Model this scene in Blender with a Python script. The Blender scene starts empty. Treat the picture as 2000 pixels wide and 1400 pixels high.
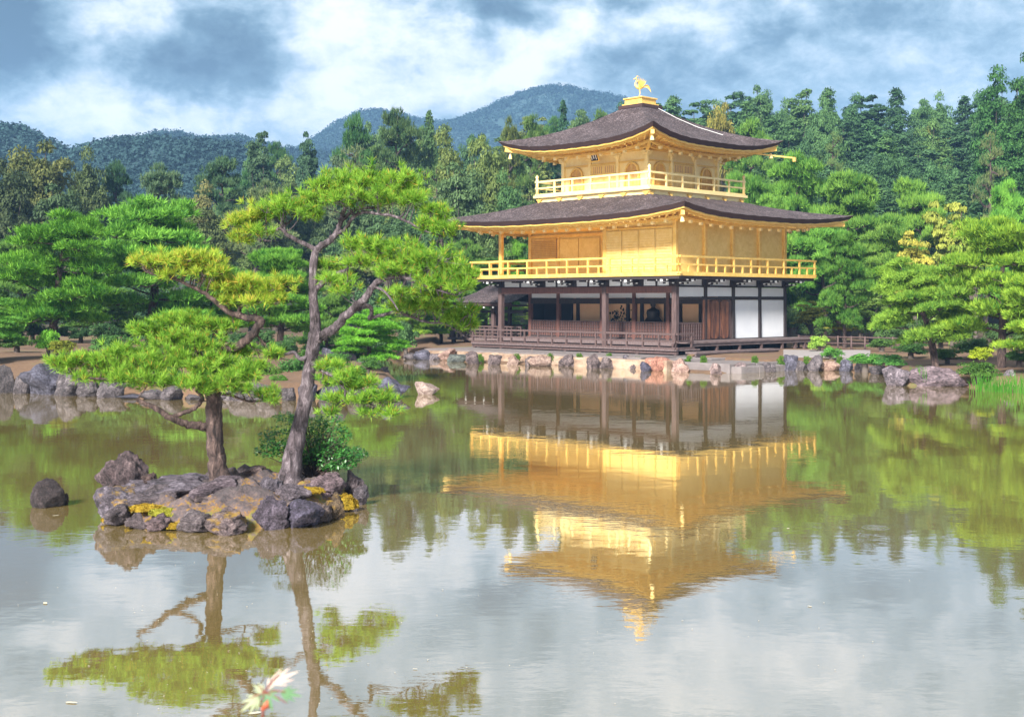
import bpy, math, random
import numpy as np
from mathutils import Vector, Matrix, noise as mnoise
R = math.radians
scene = bpy.context.scene
C = scene.collection
# ------------------------------------------------------------------ camera, sky, sun, exposure
FPX, HOR, CAMZ = 2447.0, 587.0, 2.84          # focal length in pixels of the 2000 px wide photo, horizon row, eye height above the pond
cam_d = bpy.data.cameras.new('camera'); cam = bpy.data.objects.new('camera', cam_d); C.objects.link(cam)
cam.location = (0, 0, CAMZ); cam.rotation_euler = (R(90), 0, 0)
cam_d.sensor_width = 36; cam_d.lens = FPX / 2000 * 36
cam_d.shift_y = -(700 - HOR) / 2000
cam_d.clip_start = 0.05; cam_d.clip_end = 9000
cam_d.dof.use_dof = True; cam_d.dof.focus_distance = 32; cam_d.dof.aperture_fstop = 9
scene.camera = cam
scene.view_settings.view_transform = 'Standard'; scene.view_settings.look = 'None'
scene.view_settings.gamma = 1; scene.view_settings.exposure = 1.5
scene.cycles.max_bounces = 7; scene.cycles.diffuse_bounces = 3; scene.cycles.glossy_bounces = 3
scene.cycles.transmission_bounces = 3; scene.cycles.transparent_max_bounces = 6; scene.cycles.volume_bounces = 0
scene.cycles.sample_clamp_indirect = 6
scene.cycles.use_denoising = True

SUN_EL, SUN_AZ = 33.0, -155.0     # azimuth measured clockwise from straight ahead (+Y): behind the camera, to its left
w = bpy.data.worlds.new('World'); scene.world = w; w.use_nodes = True
NT = w.node_tree; NT.nodes.clear()
class G:
    """small helper to write node maths"""
    def __init__(s, nt): s.nt = nt
    def n(s, t, **k):
        nd = s.nt.nodes.new(t)
        for a, v in k.items(): setattr(nd, a, v)
        return nd
    def link(s, a, b): s.nt.links.new(a, b)
    def m(s, op, a, b=None, c=None, clamp=False):
        nd = s.n('ShaderNodeMath', operation=op); nd.use_clamp = clamp
        for i, v in enumerate((a, b, c)):
            if v is None: continue
            if isinstance(v, (int, float)): nd.inputs[i].default_value = v
            else: s.link(v, nd.inputs[i])
        return nd.outputs[0]
    def mix(s, f, a, b, mode='MIX'):
        nd = s.n('ShaderNodeMix', data_type='RGBA', blend_type=mode)
        for i, v in ((0, f), (6, a), (7, b)):
            if isinstance(v, (int, float)): nd.inputs[i].default_value = v
            elif isinstance(v, (tuple, list)): nd.inputs[i].default_value = (*v[:3], 1)
            else: s.link(v, nd.inputs[i])
        return nd.outputs[2]
    def noise(s, vec, scale, detail=4, rough=.55, dist=0, dim='3D'):
        nd = s.n('ShaderNodeTexNoise', noise_dimensions=dim)
        if vec is not None: s.link(vec, nd.inputs['Vector'])
        nd.inputs['Scale'].default_value = scale; nd.inputs['Detail'].default_value = detail
        nd.inputs['Roughness'].default_value = rough; nd.inputs['Distortion'].default_value = dist
        return nd
    def ramp(s, f, stops, interp='LINEAR'):
        nd = s.n('ShaderNodeValToRGB'); nd.color_ramp.interpolation = interp
        el = nd.color_ramp.elements
        while len(el) < len(stops): el.new(.5)
        for e, (p, c) in zip(el, stops):
            e.position = p; e.color = (*c[:3], 1) if isinstance(c, (tuple, list)) else (c, c, c, 1)
        s.link(f, nd.inputs[0]); return nd.outputs[0]
    def mapv(s, vec, scale=(1, 1, 1), loc=(0, 0, 0), rot=(0, 0, 0)):
        nd = s.n('ShaderNodeMapping'); s.link(vec, nd.inputs[0])
        nd.inputs['Scale'].default_value = scale; nd.inputs['Location'].default_value = loc; nd.inputs['Rotation'].default_value = rot
        return nd.outputs[0]
g = G(NT)
out = g.n('ShaderNodeOutputWorld'); bg = g.n('ShaderNodeBackground'); g.link(bg.outputs[0], out.inputs[0])
bg.inputs[1].default_value = 0.1
sky = g.n('ShaderNodeTexSky', sky_type='NISHITA'); sky.sun_disc = False
sky.sun_elevation = R(SUN_EL); sky.sun_rotation = R(SUN_AZ); sky.air_density = 1.0; sky.dust_density = 1.5
tc = g.n('ShaderNodeTexCoord'); sx = g.n('ShaderNodeSeparateXYZ'); g.link(tc.outputs['Generated'], sx.inputs[0])
# direction as a pair (tangent of azimuth, tangent of elevation) ahead, clamped elsewhere
yy = g.m('MAXIMUM', g.m('ABSOLUTE', sx.outputs[1]), .35)
U0 = g.m('DIVIDE', sx.outputs[0], yy); V0 = g.m('DIVIDE', sx.outputs[2], yy)
wn = g.noise(tc.outputs['Generated'], 9, 5, .6); ws = g.n('ShaderNodeSeparateXYZ'); g.link(wn.outputs['Color'], ws.inputs[0])
wn2 = g.noise(tc.outputs['Generated'], 38, 4, .6); ws2 = g.n('ShaderNodeSeparateXYZ'); g.link(wn2.outputs['Color'], ws2.inputs[0])
U = g.m('ADD', U0, g.m('ADD', g.m('MULTIPLY', g.m('SUBTRACT', ws.outputs[0], .5), .09), g.m('MULTIPLY', g.m('SUBTRACT', ws2.outputs[0], .5), .022)))
V = g.m('ADD', V0, g.m('ADD', g.m('MULTIPLY', g.m('SUBTRACT', ws.outputs[1], .5), .07), g.m('MULTIPLY', g.m('SUBTRACT', ws2.outputs[1], .5), .02)))
# clouds: (x, y in photo pixels, radius x, radius y, brightness)
BL = [(250, 30, 75, 45, .55), (160, 70, 90, 40, .25), (205, 165, 60, 35, .4), (330, 235, 260, 34, .42), (120, 250, 160, 40, .22), (40, 90, 120, 70, -.62), (20, 20, 90, 40, -.35), (440, 60, 120, 50, -.42),
      (470, 150, 150, 55, -.5), (330, 150, 90, 40, -.28), (660, 150, 90, 110, .4), (620, 60, 100, 35, .25), (700, 40, 90, 45, .2), (830, 45, 50, 32, .42), (885, 105, 48, 48, .5), (790, 190, 140, 60, .22),
      (960, 180, 100, 50, .42), (1035, 100, 52, 62, .55), (1110, 60, 60, 46, .55), (1180, 30, 50, 36, .5), (960, 25, 90, 30, -.5), (1290, 45, 52, 38, .45), (1410, 50, 50, 40, .4), (1245, 5, 50, 22, -.45), (1350, 120, 150, 60, -.12),
      (1230, 140, 90, 50, -.12), (1510, 50, 60, 40, -.3), (1560, 15, 60, 22, .3), (1600, 110, 150, 30, .2), (1750, 30, 160, 34, -.3), (1740, 140, 180, 40, .12), (1900, 100, 120, 60, -.18), (1950, 20, 90, 34, .15), (1100, 190, 120, 40, .2), (1420, 180, 120, 30, .12)]
acc = None
for (px, py, rx, ry, a) in BL:
    du = g.m('MULTIPLY', g.m('SUBTRACT', U, (px - 1000) / FPX), FPX / rx); dv = g.m('MULTIPLY', g.m('SUBTRACT', V, (HOR - py) / FPX), FPX / ry)
    r2 = g.m('ADD', g.m('MULTIPLY', du, du), g.m('MULTIPLY', dv, dv))
    b = g.m('MULTIPLY', g.m('EXPONENT', g.m('MULTIPLY', r2, -.75)), a)
    acc = b if acc is None else g.m('ADD', acc, b)
nz = g.noise(g.mapv(tc.outputs['Generated'], (1, 1, 2.2)), 5.5, 8, .6, .3).outputs['Fac']
nf = g.noise(g.mapv(tc.outputs['Generated'], (1, 1, 1.6)), 30, 8, .66, .2).outputs['Fac']
front = g.m('GREATER_THAN', sx.outputs[1], 0)
val = g.m('ADD', g.m('ADD', g.m('MULTIPLY', g.m('MULTIPLY', acc, front), .80), g.m('MULTIPLY', g.m('SUBTRACT', nz, .5), 1.35)), g.m('MULTIPLY', g.m('SUBTRACT', nf, .5), 1.15))
hi = g.m('MULTIPLY_ADD', sx.outputs[2], 3.2, -.62, clamp=True)      # sky above the view brightened, for the water's mirror and the fill light
val = g.m('ADD', g.m('ADD', val, .50), g.m('MULTIPLY', g.m('MINIMUM', hi, 1), .42))
val = g.m('MULTIPLY_ADD', g.m('SUBTRACT', val, .5), .92, .465)
cl = g.ramp(val, [(0, (.05, .085, .095)), (.25, (.14, .22, .25)), (.45, (.31, .42, .47)), (.6, (.50, .59, .64)), (.75, (.75, .79, .80)), (.97, (1, .99, .96))])
cl10 = g.n('ShaderNodeVectorMath', operation='SCALE'); g.link(cl, cl10.inputs[0]); over = g.m('SUBTRACT', 1, g.m('MULTIPLY', g.m('MULTIPLY_ADD', sx.outputs[2], 5, -1.9, clamp=True), .5))  # overhead sky dimmed again to lower the fill light
g.link(g.m('MULTIPLY', over, g.m('MULTIPLY_ADD', hi, 1.2, 4.6)), cl10.inputs[3])
g.link(g.mix(.9, sky.outputs[0], cl10.outputs[0]), bg.inputs[0])

sl = bpy.data.lights.new('sun', 'SUN'); sun = bpy.data.objects.new('sun', sl); C.objects.link(sun)
sl.energy = 3.9; sl.angle = R(9); sl.color = (1, .95, .87)
sd = Vector((math.sin(R(SUN_AZ)) * math.cos(R(SUN_EL)), math.cos(R(SUN_AZ)) * math.cos(R(SUN_EL)), math.sin(R(SUN_EL))))
sun.rotation_euler = sd.to_track_quat('Z', 'Y').to_euler(); sun.location = (-30, -30, 60)

# ------------------------------------------------------------------ helpers
def at(px, py, Y): return Vector(((px - 1000) / FPX * Y, Y, CAMZ - (py - HOR) / FPX * Y))
def water_y(py): return CAMZ * FPX / (py - HOR)
def tag(o, label=None, cat=None, group=None, kind=None):
    if label: o['label'] = label
    if cat: o['category'] = cat
    if group: o['group'] = group
    if kind: o['kind'] = kind
    return o
def empty(name, loc=(0, 0, 0), rz=0.0):
    o = bpy.data.objects.new(name, None); C.objects.link(o); o.location = loc; o.rotation_euler = (0, 0, rz); o.empty_display_size = .3
    return o
def copy_tree(o, parent=None):
    c = o.copy(); C.objects.link(c)
    if parent: c.parent = parent
    for ch in list(o.children): copy_tree(ch, c)
    return c
def mesh_np(name, V, F, mats, parent=None, loc=None, smooth=False, link=True):
    """V (n,3) array, F (m,k) array of one polygon size or a list of lists"""
    me = bpy.data.meshes.new(name)
    if isinstance(F, np.ndarray):
        V = np.asarray(V, np.float32); k = F.shape[1]
        me.vertices.add(len(V)); me.vertices.foreach_set('co', V.ravel())
        me.loops.add(F.size); me.loops.foreach_set('vertex_index', F.astype(np.int32).ravel())
        me.polygons.add(len(F)); me.polygons.foreach_set('loop_start', np.arange(0, F.size, k, dtype=np.int32)); me.polygons.foreach_set('loop_total', np.full(len(F), k, dtype=np.int32))
        me.update(calc_edges=True)
    else:
        me.from_pydata([tuple(v) for v in V], [], F); me.update()
    for m_ in (mats if isinstance(mats, (list, tuple)) else [mats]): me.materials.append(m_)
    if smooth: me.polygons.foreach_set('use_smooth', np.ones(len(me.polygons), dtype=bool))
    if not link: return me
    o = bpy.data.objects.new(name, me); C.objects.link(o)
    if parent: o.parent = parent
    if loc is not None: o.location = loc
    return o
class MB:
    """collects simple shapes into one mesh"""
    def __init__(s): s.v = []; s.f = []
    def add(s, vs, fs):
        b = len(s.v); s.v += [tuple(p) for p in vs]; s.f += [[i + b for i in f] for f in fs]; return s
    def box(s, x0, x1, y0, y1, z0, z1):
        return s.add([(x0, y0, z0), (x1, y0, z0), (x1, y1, z0), (x0, y1, z0), (x0, y0, z1), (x1, y0, z1), (x1, y1, z1), (x0, y1, z1)],
                     [(0, 3, 2, 1), (4, 5, 6, 7), (0, 1, 5, 4), (1, 2, 6, 5), (2, 3, 7, 6), (3, 0, 4, 7)])
    def bbox(s, x0, x1, y0, y1, z0, z1, b=.015):
        """box with chamfered vertical and top edges"""
        b = min(b, (x1 - x0) / 3, (y1 - y0) / 3, (z1 - z0) / 3)
        def ring(i, z): return [(x0 + i, y0, z), (x1 - i, y0, z), (x1, y0 + i, z), (x1, y1 - i, z), (x1 - i, y1, z), (x0 + i, y1, z), (x0, y1 - i, z), (x0, y0 + i, z)]
        def ring2(i, z): return [(x0 + i, y0 + b, z), (x0 + 2 * b, y0 + b, z)][:0] or [(x0 + b, y0 + b, z), (x1 - b, y0 + b, z), (x1 - b, y0 + b, z), (x1 - b, y1 - b, z), (x1 - b, y1 - b, z), (x0 + b, y1 - b, z), (x0 + b, y1 - b, z), (x0 + b, y0 + b, z)]
        A, B = ring(b, z0), ring(b, z1 - b)
        T = [(x0 + b, y0 + b, z1), (x1 - b, y0 + b, z1), (x1 - b, y1 - b, z1), (x0 + b, y1 - b, z1)]
        vs = A + B + T; f = [tuple(range(7, -1, -1)), (16, 17, 18, 19)]
        for i in range(8): f.append((i, (i + 1) % 8, 8 + (i + 1) % 8, 8 + i))
        f += [(8, 9, 17, 16), (9, 10, 17), (10, 11, 18, 17), (11, 12, 18), (12, 13, 19, 18), (13, 14, 19), (14, 15, 16, 19), (15, 8, 16)]
        return s.add(vs, f)
    def bar(s, a, b, wd, ht, up=(0, 0, 1)):
        a, b = Vector(a), Vector(b); d = (b - a).normalized(); u = Vector(up); sd_ = d.cross(u)
        if sd_.length < 1e-4: sd_ = d.cross(Vector((1, 0, 0)))
        sd_.normalize(); u = sd_.cross(d); sd_ *= wd / 2; u *= ht / 2
        vs = [p + q for p in (a, b) for q in (-sd_ - u, sd_ - u, sd_ + u, -sd_ + u)]
        return s.add(vs, [(0, 1, 2, 3), (7, 6, 5, 4), (0, 4, 5, 1), (1, 5, 6, 2), (2, 6, 7, 3), (3, 7, 4, 0)])
    def tube(s, pts, rad, n=8, wob=0, seed=0, cap=True):
        v, f = tube_np(pts, rad, n, wob, seed); b = len(s.v)
        s.v += [tuple(p) for p in v]; s.f += [[int(i) + b for i in q] for q in f]
        if cap:
            s.f.append([b + i for i in range(n)][::-1]); s.f.append([len(s.v) - n + i for i in range(n)])
        return s
    def lathe(s, prof, n=16, c=(0, 0, 0)):
        b = len(s.v)
        for r, z in prof:
            for i in range(n):
                a = 2 * math.pi * i / n; s.v.append((c[0] + r * math.cos(a), c[1] + r * math.sin(a), c[2] + z))
        for k in range(len(prof) - 1):
            for i in range(n):
                j = (i + 1) % n; s.f.append([b + k * n + i, b + k * n + j, b + (k + 1) * n + j, b + (k + 1) * n + i])
        s.f.append([b + i for i in range(n)][::-1]); s.f.append([b + (len(prof) - 1) * n + i for i in range(n)])
        return s
    def build(s, name, m_, parent=None, smooth=False, loc=None):
        return mesh_np(name, s.v, s.f, m_, parent, loc, smooth)
def tube_np(pts, rad, n=8, wob=0, seed=0):
    P = np.array([tuple(p) for p in pts], float); m_ = len(P); rad = np.broadcast_to(np.asarray(rad, float), (m_,))
    T = np.gradient(P, axis=0); T /= np.linalg.norm(T, axis=1)[:, None] + 1e-9
    ref = np.array([.3, 1, .2]); ref /= np.linalg.norm(ref)
    A = np.cross(T, ref); A /= np.linalg.norm(A, axis=1)[:, None] + 1e-9; B = np.cross(T, A)
    ang = np.arange(n) * 2 * np.pi / n
    rr = rad[:, None] * np.ones((m_, n))
    if wob:
        rg = np.random.default_rng(seed); ph = rg.uniform(0, 6.28, 4)
        rr = rr * (1 + wob * (np.sin(3 * ang + ph[0])[None] * .5 + rg.uniform(-1, 1, (m_, n)) * .7))
    V_ = P[:, None] + rr[..., None] * (np.cos(ang)[None, :, None] * A[:, None] + np.sin(ang)[None, :, None] * B[:, None])
    F = []
    i = np.arange(n); j = (i + 1) % n
    for k in range(m_ - 1): F.append(np.stack([k * n + i, k * n + j, (k + 1) * n + j, (k + 1) * n + i], 1))
    return V_.reshape(-1, 3), np.concatenate(F)
def smooth_path(pts, sub=4):
    """Catmull-Rom through (x,y,z,r...) rows"""
    P = np.array(pts, float); P = np.vstack([2 * P[0] - P[1], P, 2 * P[-1] - P[-2]]); o = []
    for i in range(1, len(P) - 2):
        for t in np.arange(sub) / sub:
            a, b, c, d = P[i - 1:i + 3]
            o.append(.5 * (2 * b + (c - a) * t + (2 * a - 5 * b + 4 * c - d) * t * t + (3 * b - a - 3 * c + d) * t ** 3))
    o.append(P[-2]); return np.array(o)
class NB:
    """numpy batches of quads/tris for bark and foliage"""
    def __init__(s): s.V = []; s.F = []; s.n = 0
    def add(s, V_, F): s.V.append(V_); s.F.append(F + s.n); s.n += len(V_)
    def tube(s, pts, rad, n=6, wob=.0, seed=0): s.add(*tube_np(pts, rad, n, wob, seed))
    def me(s, name, m_): return mesh_np(name, np.concatenate(s.V), np.concatenate(s.F), m_, link=False)
def unit(a): return a / (np.linalg.norm(a, axis=-1, keepdims=True) + 1e-9)
def tufts(P, D, k, L, wd, spread, rg, droop=0.0, lj=.3):
    """k needle blades at each point P fanning round the direction D; returns tris"""
    n = len(P); D = unit(D)
    d = unit(D[:, None] + rg.normal(0, spread, (n, k, 3)))
    L_ = np.broadcast_to(np.asarray(L, float).reshape(-1, 1), (n, k)) * rg.uniform(1 - lj, 1 + lj, (n, k))
    tip = P[:, None] + d * L_[..., None]; tip[..., 2] -= droop * L_
    s_ = unit(np.cross(d, rg.normal(0, .45, (n, k, 3)) + np.array([-.25, -.6, .9]))) * (wd / 2)
    mid = P[:, None] + d * L_[..., None] * .35
    V_ = np.stack([mid - s_, mid + s_, tip], 2)
    base = P[:, None] + 0 * d
    V4 = np.stack([base, mid + s_, tip, mid - s_], 2).reshape(-1, 3)
    F = np.arange(n * k * 4).reshape(-1, 4)
    return V4, F
def leaves(P, N, size, rg, asp=.6, jit=.8):
    """one folded leaf-shaped quad per point, facing roughly N"""
    n = len(P); N = unit(N + rg.normal(0, jit, (n, 3)))
    a = unit(np.cross(N, rg.normal(0, 1, (n, 3)))); b = np.cross(N, a)
    s_ = (np.asarray(size, float) * rg.uniform(.6, 1.3, n))[:, None]
    V4 = np.stack([P - a * s_, P - b * s_ * asp, P + a * s_, P + b * s_ * asp], 1).reshape(-1, 3)
    return V4, np.arange(n * 4).reshape(-1, 4)

# ------------------------------------------------------------------ materials
def new_mat(name):
    m_ = bpy.data.materials.new(name); m_.use_nodes = True; nt = m_.node_tree; nt.nodes.clear()
    g_ = G(nt); o = g_.n('ShaderNodeOutputMaterial'); return m_, g_, o
def pbr(name, colf, rough=.6, metal=0, bump=None, spec=.5):
    """colf(g, coord) -> color socket or tuple; bump(g, coord) -> (height socket, strength, distance)"""
    m_, g_, o = new_mat(name); p = g_.n('ShaderNodeBsdfPrincipled'); g_.link(p.outputs[0], o.inputs[0])
    t = g_.n('ShaderNodeTexCoord').outputs['Object']
    c = colf(g_, t) if callable(colf) else colf
    if isinstance(c, (tuple, list)): p.inputs['Base Color'].default_value = (*c[:3], 1)
    else: g_.link(c, p.inputs['Base Color'])
    if callable(rough): g_.link(rough(g_, t), p.inputs['Roughness'])
    else: p.inputs['Roughness'].default_value = rough
    p.inputs['Metallic'].default_value = metal; p.inputs['Specular IOR Level'].default_value = spec
    if bump:
        h, st, di = bump(g_, t); b = g_.n('ShaderNodeBump'); b.inputs['Strength'].default_value = st; b.inputs['Distance'].default_value = di
        g_.link(h, b.inputs['Height']); g_.link(b.outputs[0], p.inputs['Normal'])
    return m_
def foliage(name, a, b, tip=None, tipamt=0, trans=.35, rough=.6, objcol=False, nscale=.9, spec=.12):
    m_, g_, o = new_mat(name)
    geo = g_.n('ShaderNodeNewGeometry'); tcn = g_.n('ShaderNodeTexCoord')
    nz_ = g_.noise(tcn.outputs['Object'], nscale, 3, .6).outputs['Fac']
    f = g_.m('ADD', g_.m('MULTIPLY', geo.outputs['Random Per Island'], .6), g_.m('MULTIPLY_ADD', nz_, 1.7, -.62), clamp=True)
    col = g_.mix(f, a, b)
    if tip: col = g_.mix(g_.m('MULTIPLY', g_.m('GREATER_THAN', geo.outputs['Random Per Island'], 1 - tipamt), g_.m('GREATER_THAN', g_.noise(tcn.outputs['Object'], nscale * 2.3, 2).outputs['Fac'], .5)), col, tip)
    if objcol:
        oi = g_.n('ShaderNodeObjectInfo'); col = g_.mix(1, col, oi.outputs['Color'], 'MULTIPLY')
    p = g_.n('ShaderNodeBsdfPrincipled'); g_.link(col, p.inputs['Base Color']); p.inputs['Roughness'].default_value = rough; p.inputs['Specular IOR Level'].default_value = spec
    tr = g_.n('ShaderNodeBsdfTranslucent'); g_.link(col, tr.inputs[0])
    ms = g_.n('ShaderNodeMixShader'); ms.inputs[0].default_value = trans
    g_.link(p.outputs[0], ms.inputs[1]); g_.link(tr.outputs[0], ms.inputs[2]); g_.link(ms.outputs[0], o.inputs[0])
    return m_
M = {}
def gold(name, base, dark, sc=3, metal=.35, rough=.42, lines=None):
    def cf(g_, t):
        n1 = g_.noise(t, sc, 6, .65).outputs['Fac']
        v = g_.n('ShaderNodeTexVoronoi', feature='F1'); g_.link(g_.mapv(t, (1, 1, 1)), v.inputs['Vector']); v.inputs['Scale'].default_value = 9; v.distance = 'CHEBYCHEV'
        sq = g_.n('ShaderNodeSeparateColor'); g_.link(v.outputs['Color'], sq.inputs[0])
        f = g_.m('ADD', g_.m('MULTIPLY_ADD', n1, 2.2, -.7), g_.m('MULTIPLY', g_.m('SUBTRACT', sq.outputs[0], .5), .5), clamp=True)
        return g_.mix(f, dark, base)
    def bf(g_, t):
        n1 = g_.noise(g_.mapv(t, (1, 1, 9)), 5, 4, .6).outputs['Fac']
        if lines:
            s_ = g_.n('ShaderNodeSeparateXYZ'); g_.link(t, s_.inputs[0])
            fr = g_.m('FRACT', g_.m('MULTIPLY', s_.outputs[2], lines)); gv = g_.m('GREATER_THAN', fr, .14)
            return g_.m('ADD', g_.m('MULTIPLY', n1, .25), gv), .7, .012
        return n1, .35, .01
    return pbr(name, cf, rough, metal, bf)
M['gold'] = gold('gold_leaf', (.87, .61, .19), (.74, .45, .095), metal=.2)
M['gold_wall'] = gold('gold_leaf_wall', (.88, .67, .25), (.74, .52, .15), 1.4, metal=.1)
M['gold_slat'] = gold('gold_leaf_boards', (.88, .66, .27), (.78, .54, .16), 2.2, .08, lines=8.5)
M['gold_lit'] = gold('gold_leaf_lit', (.92, .76, .40), (.86, .66, .28), 1.6, .08)  # same gold leaf, stronger light put into its colour, mainly for the third storey
M['gold_bounce'] = gold('gold_leaf_bounce_lit', (.96, .66, .19), (.90, .53, .11), 2, .08)  # light bounced up under the eaves is put into this brighter orange
M['win'] = pbr('carved_window_board', lambda g_, t: g_.mix(g_.noise(t, 6, 3).outputs['Fac'], (.42, .22, .11), (.62, .38, .22)), .6)
def shingle(g_, t):
    a = g_.noise(g_.mapv(t, (1, 1, 3)), 9, 6, .75).outputs['Fac']; b = g_.noise(t, 1.3, 4, .6).outputs['Fac']
    c = g_.noise(g_.mapv(t, (1, 1, 1)), 15, 4, .85).outputs['Fac']
    f = g_.m('ADD', g_.m('MULTIPLY_ADD', a, 3.0, -1.15), g_.m('ADD', g_.m('MULTIPLY_ADD', b, .8, -.4), g_.m('MULTIPLY_ADD', c, 1.7, -.85)), clamp=True)
    return g_.ramp(f, [(0, (.02, .013, .014)), (.35, (.062, .042, .045)), (.62, (.125, .094, .10)), (1, (.36, .30, .32))])
M['shingle'] = pbr('cypress_bark_shingle', shingle, .85, 0, lambda g_, t: (g_.m('ADD', g_.noise(g_.mapv(t, (1, 1, 6)), 8, 5, .7).outputs['Fac'], g_.m('MULTIPLY', g_.noise(t, 45, 2).outputs['Fac'], .5)), .9, .06))
M['shingle_edge'] = pbr('shingle_edge', lambda g_, t: g_.mix(g_.noise(g_.mapv(t, (1, 1, 20)), 2, 3).outputs['Fac'], (.02, .012, .014), (.075, .035, .03)), .8)
def wood(name, a, b, sc=(6, 6, .7)):
    return pbr(name, lambda g_, t: g_.mix(g_.m('MULTIPLY_ADD', g_.noise(g_.mapv(t, sc), 3, 6, .7).outputs['Fac'], 1.8, -.4, clamp=True), a, b), .72, 0,
               lambda g_, t: (g_.noise(g_.mapv(t, sc), 6, 4).outputs['Fac'], .4, .01))
M['wood'] = wood('weathered_dark_timber', (.03, .018, .018), (.15, .095, .09))
M['wood_deck'] = wood('weathered_grey_decking', (.06, .04, .04), (.22, .165, .165), (1, 6, 3))
M['wood_red'] = wood('red_brown_timber', (.05, .02, .018), (.20, .085, .065))
M['wood_black'] = wood('black_timber', (.012, .009, .01), (.05, .035, .035))
M['door'] = pbr('red_brown_door', lambda g_, t: g_.ramp(g_.noise(g_.mapv(t, (5, 5, .8)), 1.4, 5, .65).outputs['Fac'], [(.3, (.03, .015, .016)), (.5, (.12, .045, .025)), (.7, (.30, .12, .06))]), .6)
M['plaster'] = pbr('white_plaster', lambda g_, t: g_.mix(g_.noise(t, 1.2, 5).outputs['Fac'], (.56, .58, .65), (.76, .77, .80)), .85)
M['cream'] = pbr('tan_paper_panel', lambda g_, t: g_.mix(g_.noise(t, 2, 5).outputs['Fac'], (.80, .42, .22), (.92, .58, .34)), .8)
M['dark'] = pbr('unlit_interior', (.012, .011, .016), .9)  # near-black colour stands in for the shade inside the ground floor
M['whitecap'] = pbr('white_painted_end', (.75, .75, .76), .6)
M['bronze'] = pbr('dark_bronze', (.03, .022, .02), .5, .3)
def stonecol(a, b, c, moss=None, mossamt=.5, msc=1.6):
    def f(g_, t):
        n1 = g_.noise(t, 2.2, 8, .7, .6).outputs['Fac']; n2 = g_.noise(t, 11, 5, .7).outputs['Fac']
        v = g_.m('ADD', g_.m('MULTIPLY_ADD', n1, 1.5, -.5), g_.m('MULTIPLY_ADD', n2, 1.5, -.7), clamp=True)
        col = g_.ramp(v, [(0, a), (.35, b), (.8, c), (1, (.62, .60, .58))])
        oi = g_.n('ShaderNodeObjectInfo'); col = g_.mix(1, col, oi.outputs['Color'], 'MULTIPLY')
        if moss:
            geo = g_.n('ShaderNodeNewGeometry'); s_ = g_.n('ShaderNodeSeparateXYZ'); g_.link(geo.outputs['Normal'], s_.inputs[0])
            mm = g_.m('MULTIPLY', g_.m('ADD', g_.m('MULTIPLY', g_.m('SUBTRACT', g_.noise(g_.mapv(t, (1, 1, 1), (3, 5, 1)), msc, 5, .7).outputs['Fac'], 1 - mossamt), 7), g_.m('MULTIPLY', s_.outputs[2], .8)), 1, clamp=True)
            mc = g_.mix(g_.noise(t, 7, 4).outputs['Fac'], moss[0], moss[1]); col = g_.mix(mm, col, mc)
        return col
    return f
rockbump = lambda g_, t: (g_.m('ADD', g_.noise(t, 3.5, 9, .72, .5).outputs['Fac'], g_.m('MULTIPLY', g_.noise(t, 22, 5, .7).outputs['Fac'], .35)), 1.0, .09)
def zoff(g_, t):
    s_ = g_.n('ShaderNodeSeparateXYZ'); g_.link(t, s_.inputs[0]); return g_.m('MULTIPLY_ADD', s_.outputs[2], -.55, .12)
M['rock'] = pbr('purple_grey_rock', stonecol((.022, .018, .02), (.12, .10, .11), (.36, .32, .33)), .8, 0, rockbump)
M['rock_moss'] = pbr('mossy_rock', stonecol((.022, .018, .02), (.12, .10, .11), (.36, .32, .33), ((.30, .13, .015), (.42, .30, .03)), .42), .85, 0, rockbump)
M['rock_pink'] = pbr('pink_tan_rock', stonecol((.11, .07, .06), (.27, .215, .19), (.50, .44, .40)), .8, 0, rockbump)
M['moss'] = pbr('golden_moss', lambda g_, t: g_.ramp(g_.m('ADD', g_.m('ADD', g_.noise(t, 2.6, 6, .7).outputs['Fac'], zoff(g_, t)), g_.m('MULTIPLY_ADD', g_.noise(t, 26, 3).outputs['Fac'], .4, -.2)), [(.36, (.085, .07, .075)), (.5, (.16, .12, .12)), (.56, (.30, .16, .04)), (.64, (.24, .22, .05)), (.72, (.16, .13, .13))]), .95, 0,
                lambda g_, t: (g_.noise(t, 30, 5, .75).outputs['Fac'], 1, .04))
def groundcol(g_, t):
    n1 = g_.noise(t, .35, 6, .6).outputs['Fac']; n2 = g_.noise(t, 9, 5, .7).outputs['Fac']
    f = g_.m('ADD', g_.m('MULTIPLY_ADD', n1, 1.6, -.5), g_.m('MULTIPLY_ADD', n2, .8, -.4), clamp=True)
    near = g_.ramp(f, [(0, (.10, .06, .035)), (.4, (.17, .10, .06)), (.6, (.12, .12, .04)), (1, (.08, .12, .03))])
    s_ = g_.n('ShaderNodeSeparateXYZ'); g_.link(t, s_.inputs[0])
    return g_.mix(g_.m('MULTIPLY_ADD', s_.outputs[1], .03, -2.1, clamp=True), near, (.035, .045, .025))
M['ground'] = pbr('earth_and_moss_ground', groundcol, .95, 0, lambda g_, t: (g_.noise(t, 6, 6, .7).outputs['Fac'], .8, .06))
M['path'] = pbr('pale_gravel_path', lambda g_, t: g_.mix(g_.noise(t, 20, 4, .8).outputs['Fac'], (.22, .20, .20), (.33, .30, .30)), .95)
M['stone_base'] = pbr('tan_masonry', lambda g_, t: g_.ramp(g_.noise(g_.mapv(t, (1, 1, 2.2)), 1.1, 6, .65).outputs['Fac'], [(.3, (.13, .085, .06)), (.45, (.30, .20, .14)), (.6, (.42, .32, .24)), (.75, (.22, .24, .11))]), .9, 0, rockbump)
M['slab'] = pbr('grey_stone_slab', lambda g_, t: g_.mix(g_.noise(t, 2.5, 6, .6).outputs['Fac'], (.13, .11, .11), (.26, .23, .23)), .9, 0, rockbump)
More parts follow.
